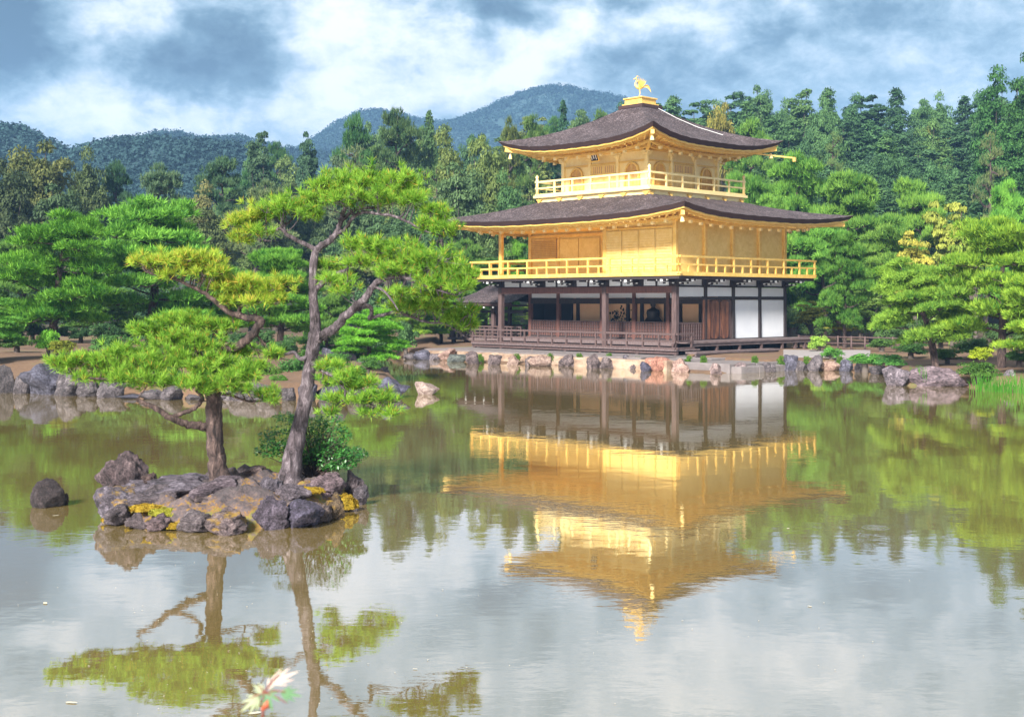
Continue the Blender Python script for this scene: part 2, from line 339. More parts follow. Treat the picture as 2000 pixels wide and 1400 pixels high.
def barkcol(a, b, c):
    return lambda g_, t: g_.ramp(g_.m('ADD', g_.noise(g_.mapv(t, (1, 1, .35)), 13, 6, .75, .6).outputs['Fac'], g_.m('MULTIPLY_ADD', g_.noise(t, 2, 2).outputs['Fac'], .3, -.15)), [(.36, a), (.52, b), (.68, c)])
barkbump = lambda g_, t: (g_.noise(g_.mapv(t, (1, 1, .3)), 15, 5, .7, .8).outputs['Fac'], 1, .05)
M['bark'] = pbr('grey_pine_bark', barkcol((.02, .015, .018), (.10, .08, .095), (.26, .22, .25)), .9, 0, barkbump)
M['bark_dark'] = pbr('dark_pine_bark', barkcol((.014, .009, .009), (.07, .045, .04), (.18, .125, .11)), .9, 0, barkbump)
M['bark_far'] = pbr('forest_bark', (.10, .08, .07), .9)
M['needle_fg'] = foliage('bright_pine_needles', (.05, .19, .015), (.36, .58, .07), (.50, .34, .06), .10, .42, .55, nscale=4.5)  # bright green needle colour of the two island pines, some needles tan
M['needle_yel'] = foliage('yellowing_pine_needles', (.14, .27, .02), (.48, .58, .07), (.62, .42, .08), .2, .38, .55, nscale=4.5)
M['needle'] = foliage('pine_needles', (.02, .12, .03), (.22, .44, .10), None, 0, .32, .55, True, .8)
M['leaf'] = foliage('tree_leaves', (.03, .07, .028), (.135, .215, .085), None, 0, .3, .6, True, .5)
M['leaf_bush'] = foliage('bush_leaves', (.012, .07, .015), (.07, .26, .04), None, 0, .3, .4, nscale=5, spec=.6)
M['reed'] = foliage('iris_leaves', (.05, .20, .015), (.14, .38, .05), None, 0, .4, .5)
M['maple_leaf'] = foliage('young_maple_leaves', (.30, .36, .20), (.62, .50, .42), None, 0, .4, .5, nscale=25)

# ------------------------------------------------------------------ ground, pond, hills
ANG = R(43.767); SA, CA = math.sin(ANG), math.cos(ANG); HX, HY = 7.30, 56.0       # the golden hall's near wall corner and turn
def hall(v, u, z=0.0): return Vector((HX - u * SA + v * CA, HY + u * CA + v * SA, z))
shore_px = [(-900, 766), (-400, 767), (0, 768), (130, 768), (250, 773), (420, 775), (560, 777), (680, 777), (770, 776), (793, 766), (785, 748), (740, 728), (690, 716), (640, 706), (560, 700), (500, 690),
            (500, 681), (600, 682), (690, 690), (790, 699), (850, 703), (880, 706), (960, 709), (1040, 712), (1120, 715), (1200, 718), (1280, 722), (1340, 727), (1400, 729.5), (1500, 727), (1530, 722), (1600, 722),
            (1690, 724), (1740, 732), (1725, 746), (1740, 753), (1880, 755), (1925, 760), (1990, 764), (2100, 775), (2500, 830)]
pond = [((px - 1000) / FPX * water_y(py), water_y(py)) for px, py in shore_px] + [(22, 1.2), (8, .6), (-8, .6), (-30, 1.5), (-60, 20)]
PO = np.array(pond)
def poly_sd(X, Y, Q=PO):
    """signed distance, positive outside"""
    d = np.full(X.shape, 1e9); ins = np.zeros(X.shape, bool); n = len(Q)
    for i in range(n):
        a, b = Q[i], Q[(i + 1) % n]; e = b - a; wx, wy = X - a[0], Y - a[1]
        t = np.clip((wx * e[0] + wy * e[1]) / (e @ e), 0, 1)
        d = np.minimum(d, np.hypot(wx - t * e[0], wy - t * e[1]))
        c = (a[1] > Y) != (b[1] > Y); ins ^= c & (X < (b[0] - a[0]) * (Y - a[1]) / (b[1] - a[1] + 1e-12) + a[0])
    return np.where(ins, -d, d)
def sstep(a, b, x): t = np.clip((x - a) / (b - a), 0, 1); return t * t * (3 - 2 * t)
def gz(X, Y):
    X = np.asarray(X, float); Y = np.asarray(Y, float); sd_ = poly_sd(X, Y)
    z = np.where(sd_ < 0, -.7 * sstep(0, .8, -sd_) - .05, -.05 + .45 * sstep(0, .55, sd_))
    z += np.where(X < -4, .45, .12) * sstep(.5, 5, sd_) + .05 * np.sin(X * .9) * np.sin(Y * .7) * sstep(.5, 3, sd_)
    vv = (X - HX) * CA + (Y - HY) * SA; uu = -(X - HX) * SA + (Y - HY) * CA
    z = np.where((vv > -7) & (vv < -1) & (uu > -7.5) & (uu < 13) & (z > .07), .07, z)
    rise = np.where(X > 0, .19, .10) + .06 * sstep(20, 60, X) + .02 * np.sin(X * .07)
    z += np.maximum(Y - 92, 0) * rise * sstep(88, 110, Y)
    return z
def ground_z(x, y): return float(gz(np.array([x]), np.array([y]))[0])
def grid_mesh(name, xs, ys, zf, m_, smooth=True):
    X, Y = np.meshgrid(xs, ys); Z = zf(X, Y); V_ = np.stack([X.ravel(), Y.ravel(), Z.ravel()], 1)
    nx, ny = len(xs), len(ys); i = (np.arange(ny - 1)[:, None] * nx + np.arange(nx - 1)[None]).ravel()
    return mesh_np(name, V_, np.stack([i, i + 1, i + nx + 1, i + nx], 1), m_, smooth=smooth)
xs = np.concatenate([np.arange(-260, -34, 4.), np.arange(-34, 34, .35), np.arange(34, 262, 4.)])
ys = np.concatenate([np.arange(-30, 34, 2.), np.arange(34, 68, .35), np.arange(68, 100, 1.), np.arange(100, 240, 4.)])
tag(grid_mesh('ground', xs, ys, gz, M['ground']), kind='structure')

# pond water: murky olive body under a mirror of small ripples
m_, g_, o_ = new_mat('pond_water')
t_ = g_.n('ShaderNodeTexCoord').outputs['Object']
df = g_.n('ShaderNodeBsdfDiffuse')
g_.link(g_.mix(g_.noise(g_.mapv(t_, (1, 1, 1)), .35, 5, .6).outputs['Fac'], (.19, .135, .045), (.25, .185, .065)), df.inputs[0])
gl = g_.n('ShaderNodeBsdfGlossy'); gl.inputs['Roughness'].default_value = .018; gl.inputs['Color'].default_value = (.95, .95, .95, 1)
h1 = g_.noise(g_.mapv(t_, (1, 1, 1)), 1.1, 3, .55).outputs['Fac']; h2 = g_.noise(g_.mapv(t_, (.8, 1.6, 1)), 5.5, 3, .6).outputs['Fac']; h3 = g_.noise(g_.mapv(t_, (1, 1, 1)), .16, 3, .5).outputs['Fac']
calm = g_.m('MULTIPLY_ADD', h3, 3.2, -1.2, clamp=True)
hh = g_.m('ADD', g_.m('MULTIPLY', h1, .55), g_.m('MULTIPLY', h2, g_.m('MULTIPLY_ADD', calm, .16, .04)))
bp = g_.n('ShaderNodeBump'); bp.inputs['Strength'].default_value = 1; bp.inputs['Distance'].default_value = .0055; g_.link(hh, bp.inputs['Height'])
g_.link(bp.outputs[0], gl.inputs['Normal'])
fr = g_.n('ShaderNodeFresnel'); fr.inputs[0].default_value = 1.75; g_.link(bp.outputs[0], fr.inputs['Normal'])
ms = g_.n('ShaderNodeMixShader'); g_.link(g_.m('MULTIPLY_ADD', fr.outputs[0], .56, .44, clamp=True), ms.inputs[0]); g_.link(df.outputs[0], ms.inputs[1]); g_.link(gl.outputs[0], ms.inputs[2]); g_.link(ms.outputs[0], o_.inputs[0])
M['water'] = m_
xs = np.linspace(-120, 60, 60); ys = np.linspace(-4, 84, 40)
tag(grid_mesh('water', xs, ys, lambda X, Y: X * 0, M['water']), kind='structure')

def hill(name, prof, Y0, depth, m_, seed, ntree, tsize, label):
    """a wooded ridge whose crest follows the silhouette in prof at distance Y0; tree crowns cover its near slope"""
    pr = np.array(prof, float); xc = (pr[:, 0] - 1000) / FPX * Y0; zc = CAMZ - (pr[:, 1] - HOR) / FPX * Y0
    def zf(X, Y):
        c = np.interp(X, xc, zc) - tsize * .6; t = (Y - (Y0 - depth)) / depth
        s_ = np.where(t < 1, np.clip(t, 0, 1) ** .8, 1 - (t - 1) * .3)
        und = .05 * c * np.sin(X / (depth * .13) + 1.3 * seed) * np.sin(Y / (depth * .17)) * (1 - np.clip(t, 0, 1))
        return c * s_ + und
    o = grid_mesh(name, np.linspace(xc[0], xc[-1], 90), np.linspace(Y0 - depth, Y0 + depth * .6, 34), zf, m_); tag(o, kind='structure')
    rg = np.random.default_rng(seed); X = rg.uniform(xc[0], xc[-1], ntree); Y = Y0 - depth * rg.uniform(-.12, .95, ntree) ** 1.0
    k = ntree // 5; Y[:k] = Y0 + rg.normal(0, depth * .02, k)
    Z = zf(X, Y); N = 90; B_ = rg.normal(0, 1, (N, 3)); 
    size = tsize * rg.uniform(.5, 1.1, ntree)
    kq = 46
    d = unit(rg.normal(0, 1, (ntree, kq, 3))); d[..., 2] = np.abs(d[..., 2]) * 1.0
    P = np.stack([X, Y, Z], 1)[:, None] + d * size[:, None, None] * np.array([.42, .42, .75]) * rg.uniform(.55, 1.0, (ntree, kq, 1))
    V_, F = leaves(P.reshape(-1, 3), d.reshape(-1, 3), np.repeat(size, kq) * .095, rg, .8, .5)
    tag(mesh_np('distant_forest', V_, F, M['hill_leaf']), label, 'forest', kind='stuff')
M['hill'] = pbr('hazy_wooded_hill', (.03, .07, .07), 1)  # blue of the distance haze put into the hill's base colour
M['hill_leaf'] = foliage('hazy_hill_leaves', (.025, .055, .055), (.045, .095, .09), None, 0, .2, .8, nscale=.03)  # hill leaves tinted blue as well, adding to the haze volume
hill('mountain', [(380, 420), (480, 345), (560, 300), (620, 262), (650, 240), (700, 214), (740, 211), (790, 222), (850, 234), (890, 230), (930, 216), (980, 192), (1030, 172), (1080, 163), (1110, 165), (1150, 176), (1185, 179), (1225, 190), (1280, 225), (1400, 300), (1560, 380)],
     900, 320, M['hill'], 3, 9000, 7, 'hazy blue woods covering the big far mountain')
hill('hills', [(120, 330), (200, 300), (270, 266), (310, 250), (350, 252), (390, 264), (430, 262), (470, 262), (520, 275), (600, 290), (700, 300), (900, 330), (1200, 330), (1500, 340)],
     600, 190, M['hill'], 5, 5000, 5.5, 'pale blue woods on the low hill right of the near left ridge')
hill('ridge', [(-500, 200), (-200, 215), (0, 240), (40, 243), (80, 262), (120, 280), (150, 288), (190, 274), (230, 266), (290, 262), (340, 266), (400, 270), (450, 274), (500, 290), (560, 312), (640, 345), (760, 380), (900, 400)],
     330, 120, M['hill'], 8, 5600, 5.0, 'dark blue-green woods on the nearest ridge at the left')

# ------------------------------------------------------------------ rocks
def rock_mesh(name, seed, m_, sub=4, cuts=16, rough=.12, flat=.0):
    cuts = cuts + 8; rough *= 1.15
    import bmesh
    rg = random.Random(seed); bm = bmesh.new(); bmesh.ops.create_icosphere(bm, subdivisions=sub, radius=1)
    pl = []
    for i in range(cuts):
        n_ = Vector((rg.gauss(0, 1), rg.gauss(0, 1), rg.gauss(0, .8))).normalized(); pl.append((n_, rg.uniform(.48, .88)))
    off = Vector((seed * 7.3, seed * 1.7, 3))
    for v in bm.verts:
        p = v.co.copy()
        for n_, d in pl:
            e = p.dot(n_) - d
            if e > 0: p -= n_ * e * .98
        nn = mnoise.fractal(p * 1.6 + off, .9, 2.1, 5); rid = abs(mnoise.noise(p * 2.6 + off * 2))
        p += v.co * (nn * rough + (.12 - rid * .4) * rough * 1.2)
        p += v.co * mnoise.noise(p * 9 + off) * rough * .22
        v.co = p
    zmin = min(v.co.z for v in bm.verts)
    me = bpy.data.meshes.new(name); bm.to_mesh(me); bm.free(); me.materials.append(m_)
    me.polygons.foreach_set('use_smooth', np.ones(len(me.polygons), dtype=bool))
    return me
ROCKV = [rock_mesh('rock', s, M['rock'], 4, 14, .13) for s in range(1, 9)]
ROCKP = [rock_mesh('rock', s, M['rock_pink'], 4, 14, .13) for s in (21, 22, 23)]
def put_rock(me, loc, size, rz, label, group=None, tilt=(0, 0), color=(1, 1, 1)):
    o = bpy.data.objects.new('rock', me); C.objects.link(o); o.location = loc; o.scale = size; o.rotation_euler = (tilt[0], tilt[1], rz)
    o.color = (*color, 1); tag(o, label, 'rock', group); return o
ORD = ['first', 'second', 'third', 'fourth', 'fifth', 'sixth', 'seventh', 'eighth', 'ninth', 'tenth', 'eleventh', 'twelfth', 'thirteenth', 'fourteenth', 'fifteenth', 'sixteenth', 'seventeenth', 'eighteenth', 'nineteenth', 'twentieth',
       'twenty-first', 'twenty-second', 'twenty-third', 'twenty-fourth', 'twenty-fifth', 'twenty-sixth', 'twenty-seventh', 'twenty-eighth', 'twenty-ninth', 'thirtieth', 'thirty-first', 'thirty-second', 'thirty-third', 'thirty-fourth', 'thirty-fifth', 'thirty-sixth', 'thirty-seventh', 'thirty-eighth', 'thirty-ninth', 'fortieth']
rr = random.Random(5)
def px_rock(px, y0, y1, wpx, label, group=None, col=(1, 1, 1), me=None, deep=.9, rz=None, sink=.25, Y=None):
    """rock whose waterline is at row y1, top at row y0 and width wpx in the photo"""
    Y = Y or water_y(y1); wd = wpx / FPX * Y / 2 * 1.06; ht = (y1 - y0) / FPX * Y
    o = put_rock(me or rr.choice(ROCKV), ((px - 1000) / FPX * Y, Y + wd * deep * .6, ht * .5 - ht * sink * .5), (wd * 1.2, wd * deep * 1.15, ht * (.5 + sink * .5) * 1.32), rr.uniform(-.35, .35) + (math.pi if rr.random() < .5 else 0) if rz is None else rz, label, group, (0, 0), col)
    return o
# ------------------------------------------------------------------ golden hall
H = empty('golden_pavilion', (HX, HY, 0), ANG)
tag(H, 'three-storey golden pavilion with dark shingle roofs standing at the pond edge', 'temple')
LS, WE = 11.35, 8.5            # south side (local y), east side (local x)
U3, V3, S3, O3 = 2.93, 1.52, 5.45, 1.02
def part(mb, name, m_, parent=H, label=None, smooth=False):
    o = mb.build(name, M[m_], parent, smooth)
    if label: o['label'] = label
    return o
# --- roofs
def make_roof(name, ov, inner, ze, zi, lift, soff, wallrect, label, conc=.45):
    v0, v1, u0, u1 = ov; a0, a1, b0, b1 = inner; n, m2 = 40, 14
    oc = [(v0, u0), (v1, u0), (v1, u1), (v0, u1)]; ic = [(a0, b0), (a1, b0), (a1, b1), (a0, b1)]
    def eave(k, s_):   # s in -1..1 along side k
        A, B = oc[k], oc[(k + 1) % 4]; f = (s_ + 1) / 2
        x, y = A[0] + (B[0] - A[0]) * f, A[1] + (B[1] - A[1]) * f
        cx, cy = (v0 + v1) / 2, (u0 + u1) / 2; e = .03 * abs(s_) ** 4
        return (x + (x - cx) * e, y + (y - cy) * e, lift * abs(s_) ** 3.2)
    top = MB(); edge = MB(); strip = MB(); sf = MB(); rf = MB(); blks = []
    for k in range(4):
        A2, B2 = ic[k], ic[(k + 1) % 4]; rows = []
        for j in range(m2 + 1):
            t = j / m2; row = []
            for i in range(n + 1):
                s_ = -1 + 2 * i / n; e = eave(k, s_); f = (s_ + 1) / 2; q = (A2[0] + (B2[0] - A2[0]) * f, A2[1] + (B2[1] - A2[1]) * f)
                z = ze + (zi - ze) * (conc * t + (1 - conc) * t * t) + e[2] * (1 - t) ** 1.6 + .012 * math.sin(i * 2.1 + j * 3.3)
                row.append((e[0] + (q[0] - e[0]) * t, e[1] + (q[1] - e[1]) * t, z))
            rows.append(row)
        top.add([p for r in rows for p in r], [(j * (n + 1) + i, j * (n + 1) + i + 1, (j + 1) * (n + 1) + i + 1, (j + 1) * (n + 1) + i) for j in range(m2) for i in range(n)])
        cx, cy = (v0 + v1) / 2, (u0 + u1) / 2
        def inn(p, d, dz):
            L = math.hypot(1, 1); w_ = (v1 - v0) / 2, (u1 - u0) / 2
            return (cx + (p[0] - cx) * (1 - d / w_[0]), cy + (p[1] - cy) * (1 - d / w_[1]), p[2] + dz)
        def band(mb, d0, z0, d1, z1):
            vs = [inn(p, d0, z0) for p in rows[0]] + [inn(p, d1, z1) for p in rows[0]]
            mb.add(vs, [(i, i + 1, n + 2 + i, n + 1 + i) for i in range(n)])
        band(edge, 0, 0, .05, -.06); band(edge, .05, -.06, .16, -.20); band(edge, .16, -.20, .34, -.21)
        band(strip, .20, -.192, .20, -.27); band(strip, .20, -.27, .34, -.275)
        band(strip, .40, -.26, .40, -.36); band(strip, .40, -.36, .52, -.36); band(strip, .34, -.275, .40, -.275)
        # soffit from the strip to the wall
        W = [(wallrect[0], wallrect[2]), (wallrect[1], wallrect[2]), (wallrect[1], wallrect[3]), (wallrect[0], wallrect[3])]
        wa, wb = W[k], W[(k + 1) % 4]
        so = [inn(p, .5, -.33) for p in rows[0]]; wi = []
        for i in range(n + 1):
            f = i / n; wi.append((wa[0] + (wb[0] - wa[0]) * f, wa[1] + (wb[1] - wa[1]) * f, soff))
        sf.add(so + wi, [(i, n + 1 + i, n + 2 + i, i + 1) for i in range(n)])
        L = math.hypot(wb[0] - wa[0], wb[1] - wa[1]); nr = int((L + 4) / .42)
        for r_ in range(nr + 1):
            f = r_ / nr * n; i = min(int(f), n - 1); q = f - i
            p = [so[i][c] * (1 - q) + so[i + 1][c] * q for c in range(3)]; z2 = [wi[i][c] * (1 - q) + wi[i + 1][c] * q for c in range(3)]
            # rafters run square to the wall except the corner fans
            rf.bar((p[0], p[1], p[2] - .035), (z2[0], z2[1], z2[2] - .05), .075, .09)
            mid = [(p[c] * .62 + z2[c] * .38) for c in range(3)]
            rf.bar((mid[0], mid[1], mid[2] - .14), (z2[0], z2[1], z2[2] - .16), .085, .10)
        # purlin under the rafters
        for fr_, hh_ in ((.38, .21), (.72, .24)):
            pts = [[so[i][c] * (1 - fr_) + wi[i][c] * fr_ for c in range(3)] for i in range(n + 1)]
            nb_ = int((L + 2.5) / .75)
            for r_ in range(1, nb_):
                f = r_ / nb_ * n; i = min(int(f), n - 1); q = f - i; c3 = [pts[i][c] * (1 - q) + pts[i + 1][c] * q for c in range(3)]
                if fr_ < .5: blk.append((c3[0], c3[1], c3[2] - hh_)) if False else blks.append(MB().box(c3[0] - .07, c3[0] + .07, c3[1] - .07, c3[1] + .07, c3[2] - hh_ - .17, c3[2] - hh_ - .04))
            for i in range(n): rf.bar((pts[i][0], pts[i][1], pts[i][2] - hh_), (pts[i + 1][0], pts[i + 1][1], pts[i + 1][2] - hh_), .12, .11)
    o = top.build(name, M['shingle'], H, True); o['label'] = label
    for b_ in blks: b_.build('eave_block', M['gold_lit'], o)
    edge.build('shingle_edge', M['shingle_edge'], o, True); strip.build('eave_board', M['gold'], o); sf.build('soffit', M['gold_bounce'], o); rf.build('rafters', M['gold'], o)
    return o, oc
lower, lc = make_roof('lower_roof', (-2.21, WE + 2.21, -2.21, LS + 2.21), (V3 - O3 + .12, V3 + S3 + O3 - .12, U3 - O3 + .12, U3 + S3 + O3 - .12), 6.66, 7.78, .36, 6.74, (.0, WE, .0, LS), 'broad dark shingle roof over the second storey', .75)
upper, uc = make_roof('upper_roof', (V3 - 2.2, V3 + S3 + 2.2, U3 - 2.2, U3 + S3 + 2.2), (V3 + S3 / 2 - .62, V3 + S3 / 2 + .62, U3 + S3 / 2 - .62, U3 + S3 / 2 + .62), 10.33, 12.52, .52, 10.24, (V3, V3 + S3, U3, U3 + S3), 'pyramid-shaped dark shingle roof at the very top', .55)
lo = MB()   # the thin pale lightning wire and spout
cv, cu = V3 + S3 / 2, U3 + S3 / 2
w_pts = [(cv + .4, cu - .62, 12.56), (cv + .9, cu - 1.6, 11.93), (cv + 1.3, cu - 2.6, 11.42), (cv + 1.9, cu - 3.7, 10.98)]
lo.tube(w_pts, .013, 5); part(lo, 'wire', 'whitecap', upper)
sp = MB(); pe = (V3 + S3 + 2.1, U3 - 2.1, 10.42)
sp.bar((pe[0] - 1.2, pe[1] + 1.2, 10.28), (pe[0] + .62, pe[1] - .62, 9.98), .06, .07); sp.box(pe[0] + .57, pe[0] + .69, pe[1] - .69, pe[1] - .57, 9.80, 10.02); part(sp, 'spout', 'gold', upper)
# hip beams, bells
for (ov, wr, zc, zw) in (((-2.21, WE + 2.21, -2.21, LS + 2.21), (0, WE, 0, LS), 6.60, 6.5), ((V3 - 2.2, V3 + S3 + 2.2, U3 - 2.2, U3 + S3 + 2.2), (V3, V3 + S3, U3, U3 + S3), 10.45, 10.0)):
    for i, j in ((0, 2), (1, 2), (1, 3), (0, 3)):
        hb = MB(); hb.bar((ov[i] * .95 + wr[i] * .05, ov[j] * .95 + wr[j] * .05, zc - .02), (wr[i], wr[j], zw), .16, .2); part(hb, 'hip_beam', 'gold')
for (x, y, z) in ((-1.95, -1.95, 6.33), (V3 - 1.95, U3 - 1.95, 10.2), (V3 + S3 + 1.9, U3 - 1.9, 10.1), (V3 - 1.9, U3 + S3 + 1.9, 10.1)):
    b = MB().lathe([(.02, .12), (.05, .10), (.07, .02), (.10, -.12), (.115, -.14)], 12, (x, y, z)); part(b, 'wind_bell', 'gold_lit', smooth=True)
# --- second storey
def posts(mb, pts, r, z0, z1): 
    for x, y in pts: mb.bbox(x - r, x + r, y - r, y + r, z0, z1, .02)
E_POST = [(WE * k / 4, 0) for k in range(5)]
s2 = MB(); s2.box(.04, WE - .04, .04, 4.2, 3.95, 6.70); s2.box(2.14, WE - .04, 4.2, LS - .04, 3.95, 6.70); part(s2, 'second_storey_wall', 'gold_wall')
for x, y in E_POST + [(0, 4.2), (0, LS), (2.12, LS), (4.25, LS), (6.4, LS), (WE, LS)]:
    posts(p_ := MB(), [(x, y)], .10, 3.95, 6.62); part(p_, 'post', 'gold')
for x, y in [(2.12, 9.3), (2.12, 6.3)]: posts(p_ := MB(), [(x, y)], .07, 3.95, 6.2); part(p_, 'post', 'gold')
bm_ = MB(); bm_.box(-.13, .13, -.13, LS + .13, 6.42, 6.72); bm_.box(-.13, WE + .13, -.13, .13, 6.424, 6.724); bm_.box(-.13, WE + .13, LS - .13, LS + .13, 6.428, 6.728); bm_.box(2.0, 2.13, 4.3, LS, 6.05, 6.2)
bm_.box(-.10, .12, .1, 4.1, 6.10, 6.2); bm_.box(-.08, .12, .1, 4.1, 3.98, 4.12); part(bm_, 'wall_beams', 'gold')
for i in range(4):
    sh = MB(); y0 = .12 + i * 1.0; sh.box(-.02, .0, y0 + .02, y0 + .97, 4.12, 6.08); [sh.box(-.05, -.02, y0 + .06, y0 + .93, 4.13 + .13 * q_, 4.23 + .13 * q_) for q_ in range(15)]; sh.box(-.065, -.05, y0 + .02, y0 + .06, 4.12, 6.08); sh.box(-.065, -.05, y0 + .93, y0 + .97, 4.12, 6.08); part(sh, 'shutter', 'gold_slat')
la = MB()
la.box(2.02, 2.10, 9.42, 11.2, 4.98, 5.05); la.box(2.02, 2.10, 9.42, 11.2, 5.95, 6.02)
for i in range(19): y = 9.46 + i * .095; la.box(2.05, 2.08, y, y + .03, 5.05, 5.95)
for i in range(10): z = 5.08 + i * .092; la.box(2.035, 2.065, 9.42, 11.2, z, z + .03)
lw = part(la, 'lattice_window', 'gold'); part(MB().box(2.115, 2.13, 9.42, 11.2, 5.0, 6.0), 'backing', 'win', lw)
for y0, y1 in ((6.45, 7.85), (7.9, 9.2), (4.5, 6.2)):
    sh = MB(); sh.box(2.07, 2.13, y0, y1, 4.05, 5.95); part(sh, 'sliding_door', 'gold_wall')
fl = MB(); fl.box(-1.11, WE + 1.11, -1.11, LS + 1.11, 3.93, 4.02); part(fl, 'balcony_floor', 'gold')
ce = MB(); ce.box(.05, 2.1, 4.3, LS, 6.3, 6.34); part(ce, 'gallery_ceiling', 'gold_bounce')
def railing(pts, z0, zt, mname, step, name, r=.045, mid=.55, finial=None, half=True, low=True, close=False):
    for a, b in zip(pts[:-1], pts[1:]):
        mb = MB(); a, b = Vector((*a, 0)), Vector((*b, 0)); L = (b - a).length; n = max(1, round(L / step)); d = (b - a) / L
        ext = d * .12
        for zz, rr_ in ((zt, .05), (z0 + (zt - z0) * mid, .04)) + (((z0 + .09, .05),) if low else ()):
            mb.bar(a - ext + Vector((0, 0, zz - rr_)), b + ext + Vector((0, 0, zz - rr_)), rr_ * 1.7, rr_ * 1.8)
        for i in range(n + 1):
            p = a.lerp(b, i / n); mb.bar(p + Vector((0, 0, z0)), p + Vector((0, 0, zt - .05)), r * 1.7, r * 1.7, (1, 0, 0))
            if half and i < n:
                q = a.lerp(b, (i + .5) / n); mb.bar(q + Vector((0, 0, z0)), q + Vector((0, 0, z0 + (zt - z0) * mid - .04)), r * 1.6, r * 1.6, (1, 0, 0))
        part(mb, name, mname)
    if finial:
        for p in pts:
            part(MB().lathe([(.075, z0), (.075, zt + .08), (.05, zt + .10), (.085, zt + .16), (.08, zt + .22), (.02, zt + .30)], 10, (p[0], p[1], 0)), 'newel_post', finial, smooth=True)
railing([(WE + 1.06, -1.06), (-1.06, -1.06), (-1.06, LS + 1.06), (WE + 1.06, LS + 1.06)], 4.02, 4.83, 'gold', 1.3, 'balcony_railing')
# --- third storey
b3 = (V3 - O3, V3 + S3 + O3, U3 - O3, U3 + S3 + O3)
bb = MB(); bb.box(b3[0] + .1, b3[1] - .1, b3[2] + .1, b3[3] - .1, 7.45, 7.98); part(bb, 'balcony_base', 'gold_lit')
bb = MB(); bb.box(b3[0] - .06, b3[1] + .06, b3[2] - .06, b3[3] + .06, 7.98, 8.10); bb.box(b3[0] + .04, b3[1] - .04, b3[2] + .04, b3[3] - .04, 7.66, 7.72); part(bb, 'balcony_floor', 'gold_lit')
for k in range(6):
    f = b3[2] + .25 + k * (b3[3] - b3[2] - .5) / 5
    for vert in (0, 1):
        orn = MB()
        g0 = b3[0] + .25 + k * (b3[1] - b3[0] - .5) / 5
        if vert == 0:
            orn.box(b3[0] + .02, b3[0] + .1, f - .18, f + .18, 7.86, 7.91); orn.box(b3[0] + .03, b3[0] + .1, f - .10, f + .10, 7.78, 7.86); orn.box(b3[0] + .0, b3[0] + .1, f - .05, f + .05, 7.73, 7.79)
        else:
            orn.box(g0 - .18, g0 + .18, b3[2] + .02, b3[2] + .1, 7.86, 7.91); orn.box(g0 - .10, g0 + .10, b3[2] + .03, b3[2] + .1, 7.78, 7.86); orn.box(g0 - .05, g0 + .05, b3[2], b3[2] + .1, 7.73, 7.79)
        part(orn, 'bracket_ornament', 'gold')

wb = MB(); wb.box(V3 + .04, V3 + S3 - .04, U3 + .04, U3 + S3 - .04, 8.08, 10.3); part(wb, 'third_storey_wall', 'gold_lit')
for k in range(4):
    for x, y in {(V3, U3 + S3 * k / 3), (V3 + S3 * k / 3, U3)}:
        if k == 0 and (x, y) != (V3, U3): continue
        p_ = MB(); posts(p_, [(x, y)], .09, 8.08, 10.1); p_.box(x - .16, x + .16, y - .16, y + .16, 9.72, 9.82); p_.box(x - .24, x + .24, y - .13, y + .13, 9.83, 9.93); p_.box(x - .13, x + .13, y - .241, y + .241, 9.833, 9.933); part(p_, 'post', 'gold_lit')
for x, y in ((V3 + S3, U3 + S3),): posts(p_ := MB(), [(x, y)], .09, 8.08, 10.1); part(p_, 'post', 'gold_lit')
tb = MB(); tb.box(V3 - .11, V3 + .1, U3 - .11, U3 + S3 + .1, 9.95, 10.24); tb.box(V3 - .11, V3 + S3 + .1, U3 - .113, U3 + .1, 9.953, 10.243); tb.box(V3 - .06, V3 + .1, U3, U3 + S3, 8.10, 8.2); tb.box(V3, V3 + S3, U3 - .06, U3 + .1, 8.103, 8.203)
tb.box(V3 - .05, V3 + .1, U3, U3 + S3, 9.45, 9.53); tb.box(V3, V3 + S3, U3 - .05, U3 + .1, 9.453, 9.533); part(tb, 'wall_beams', 'gold')
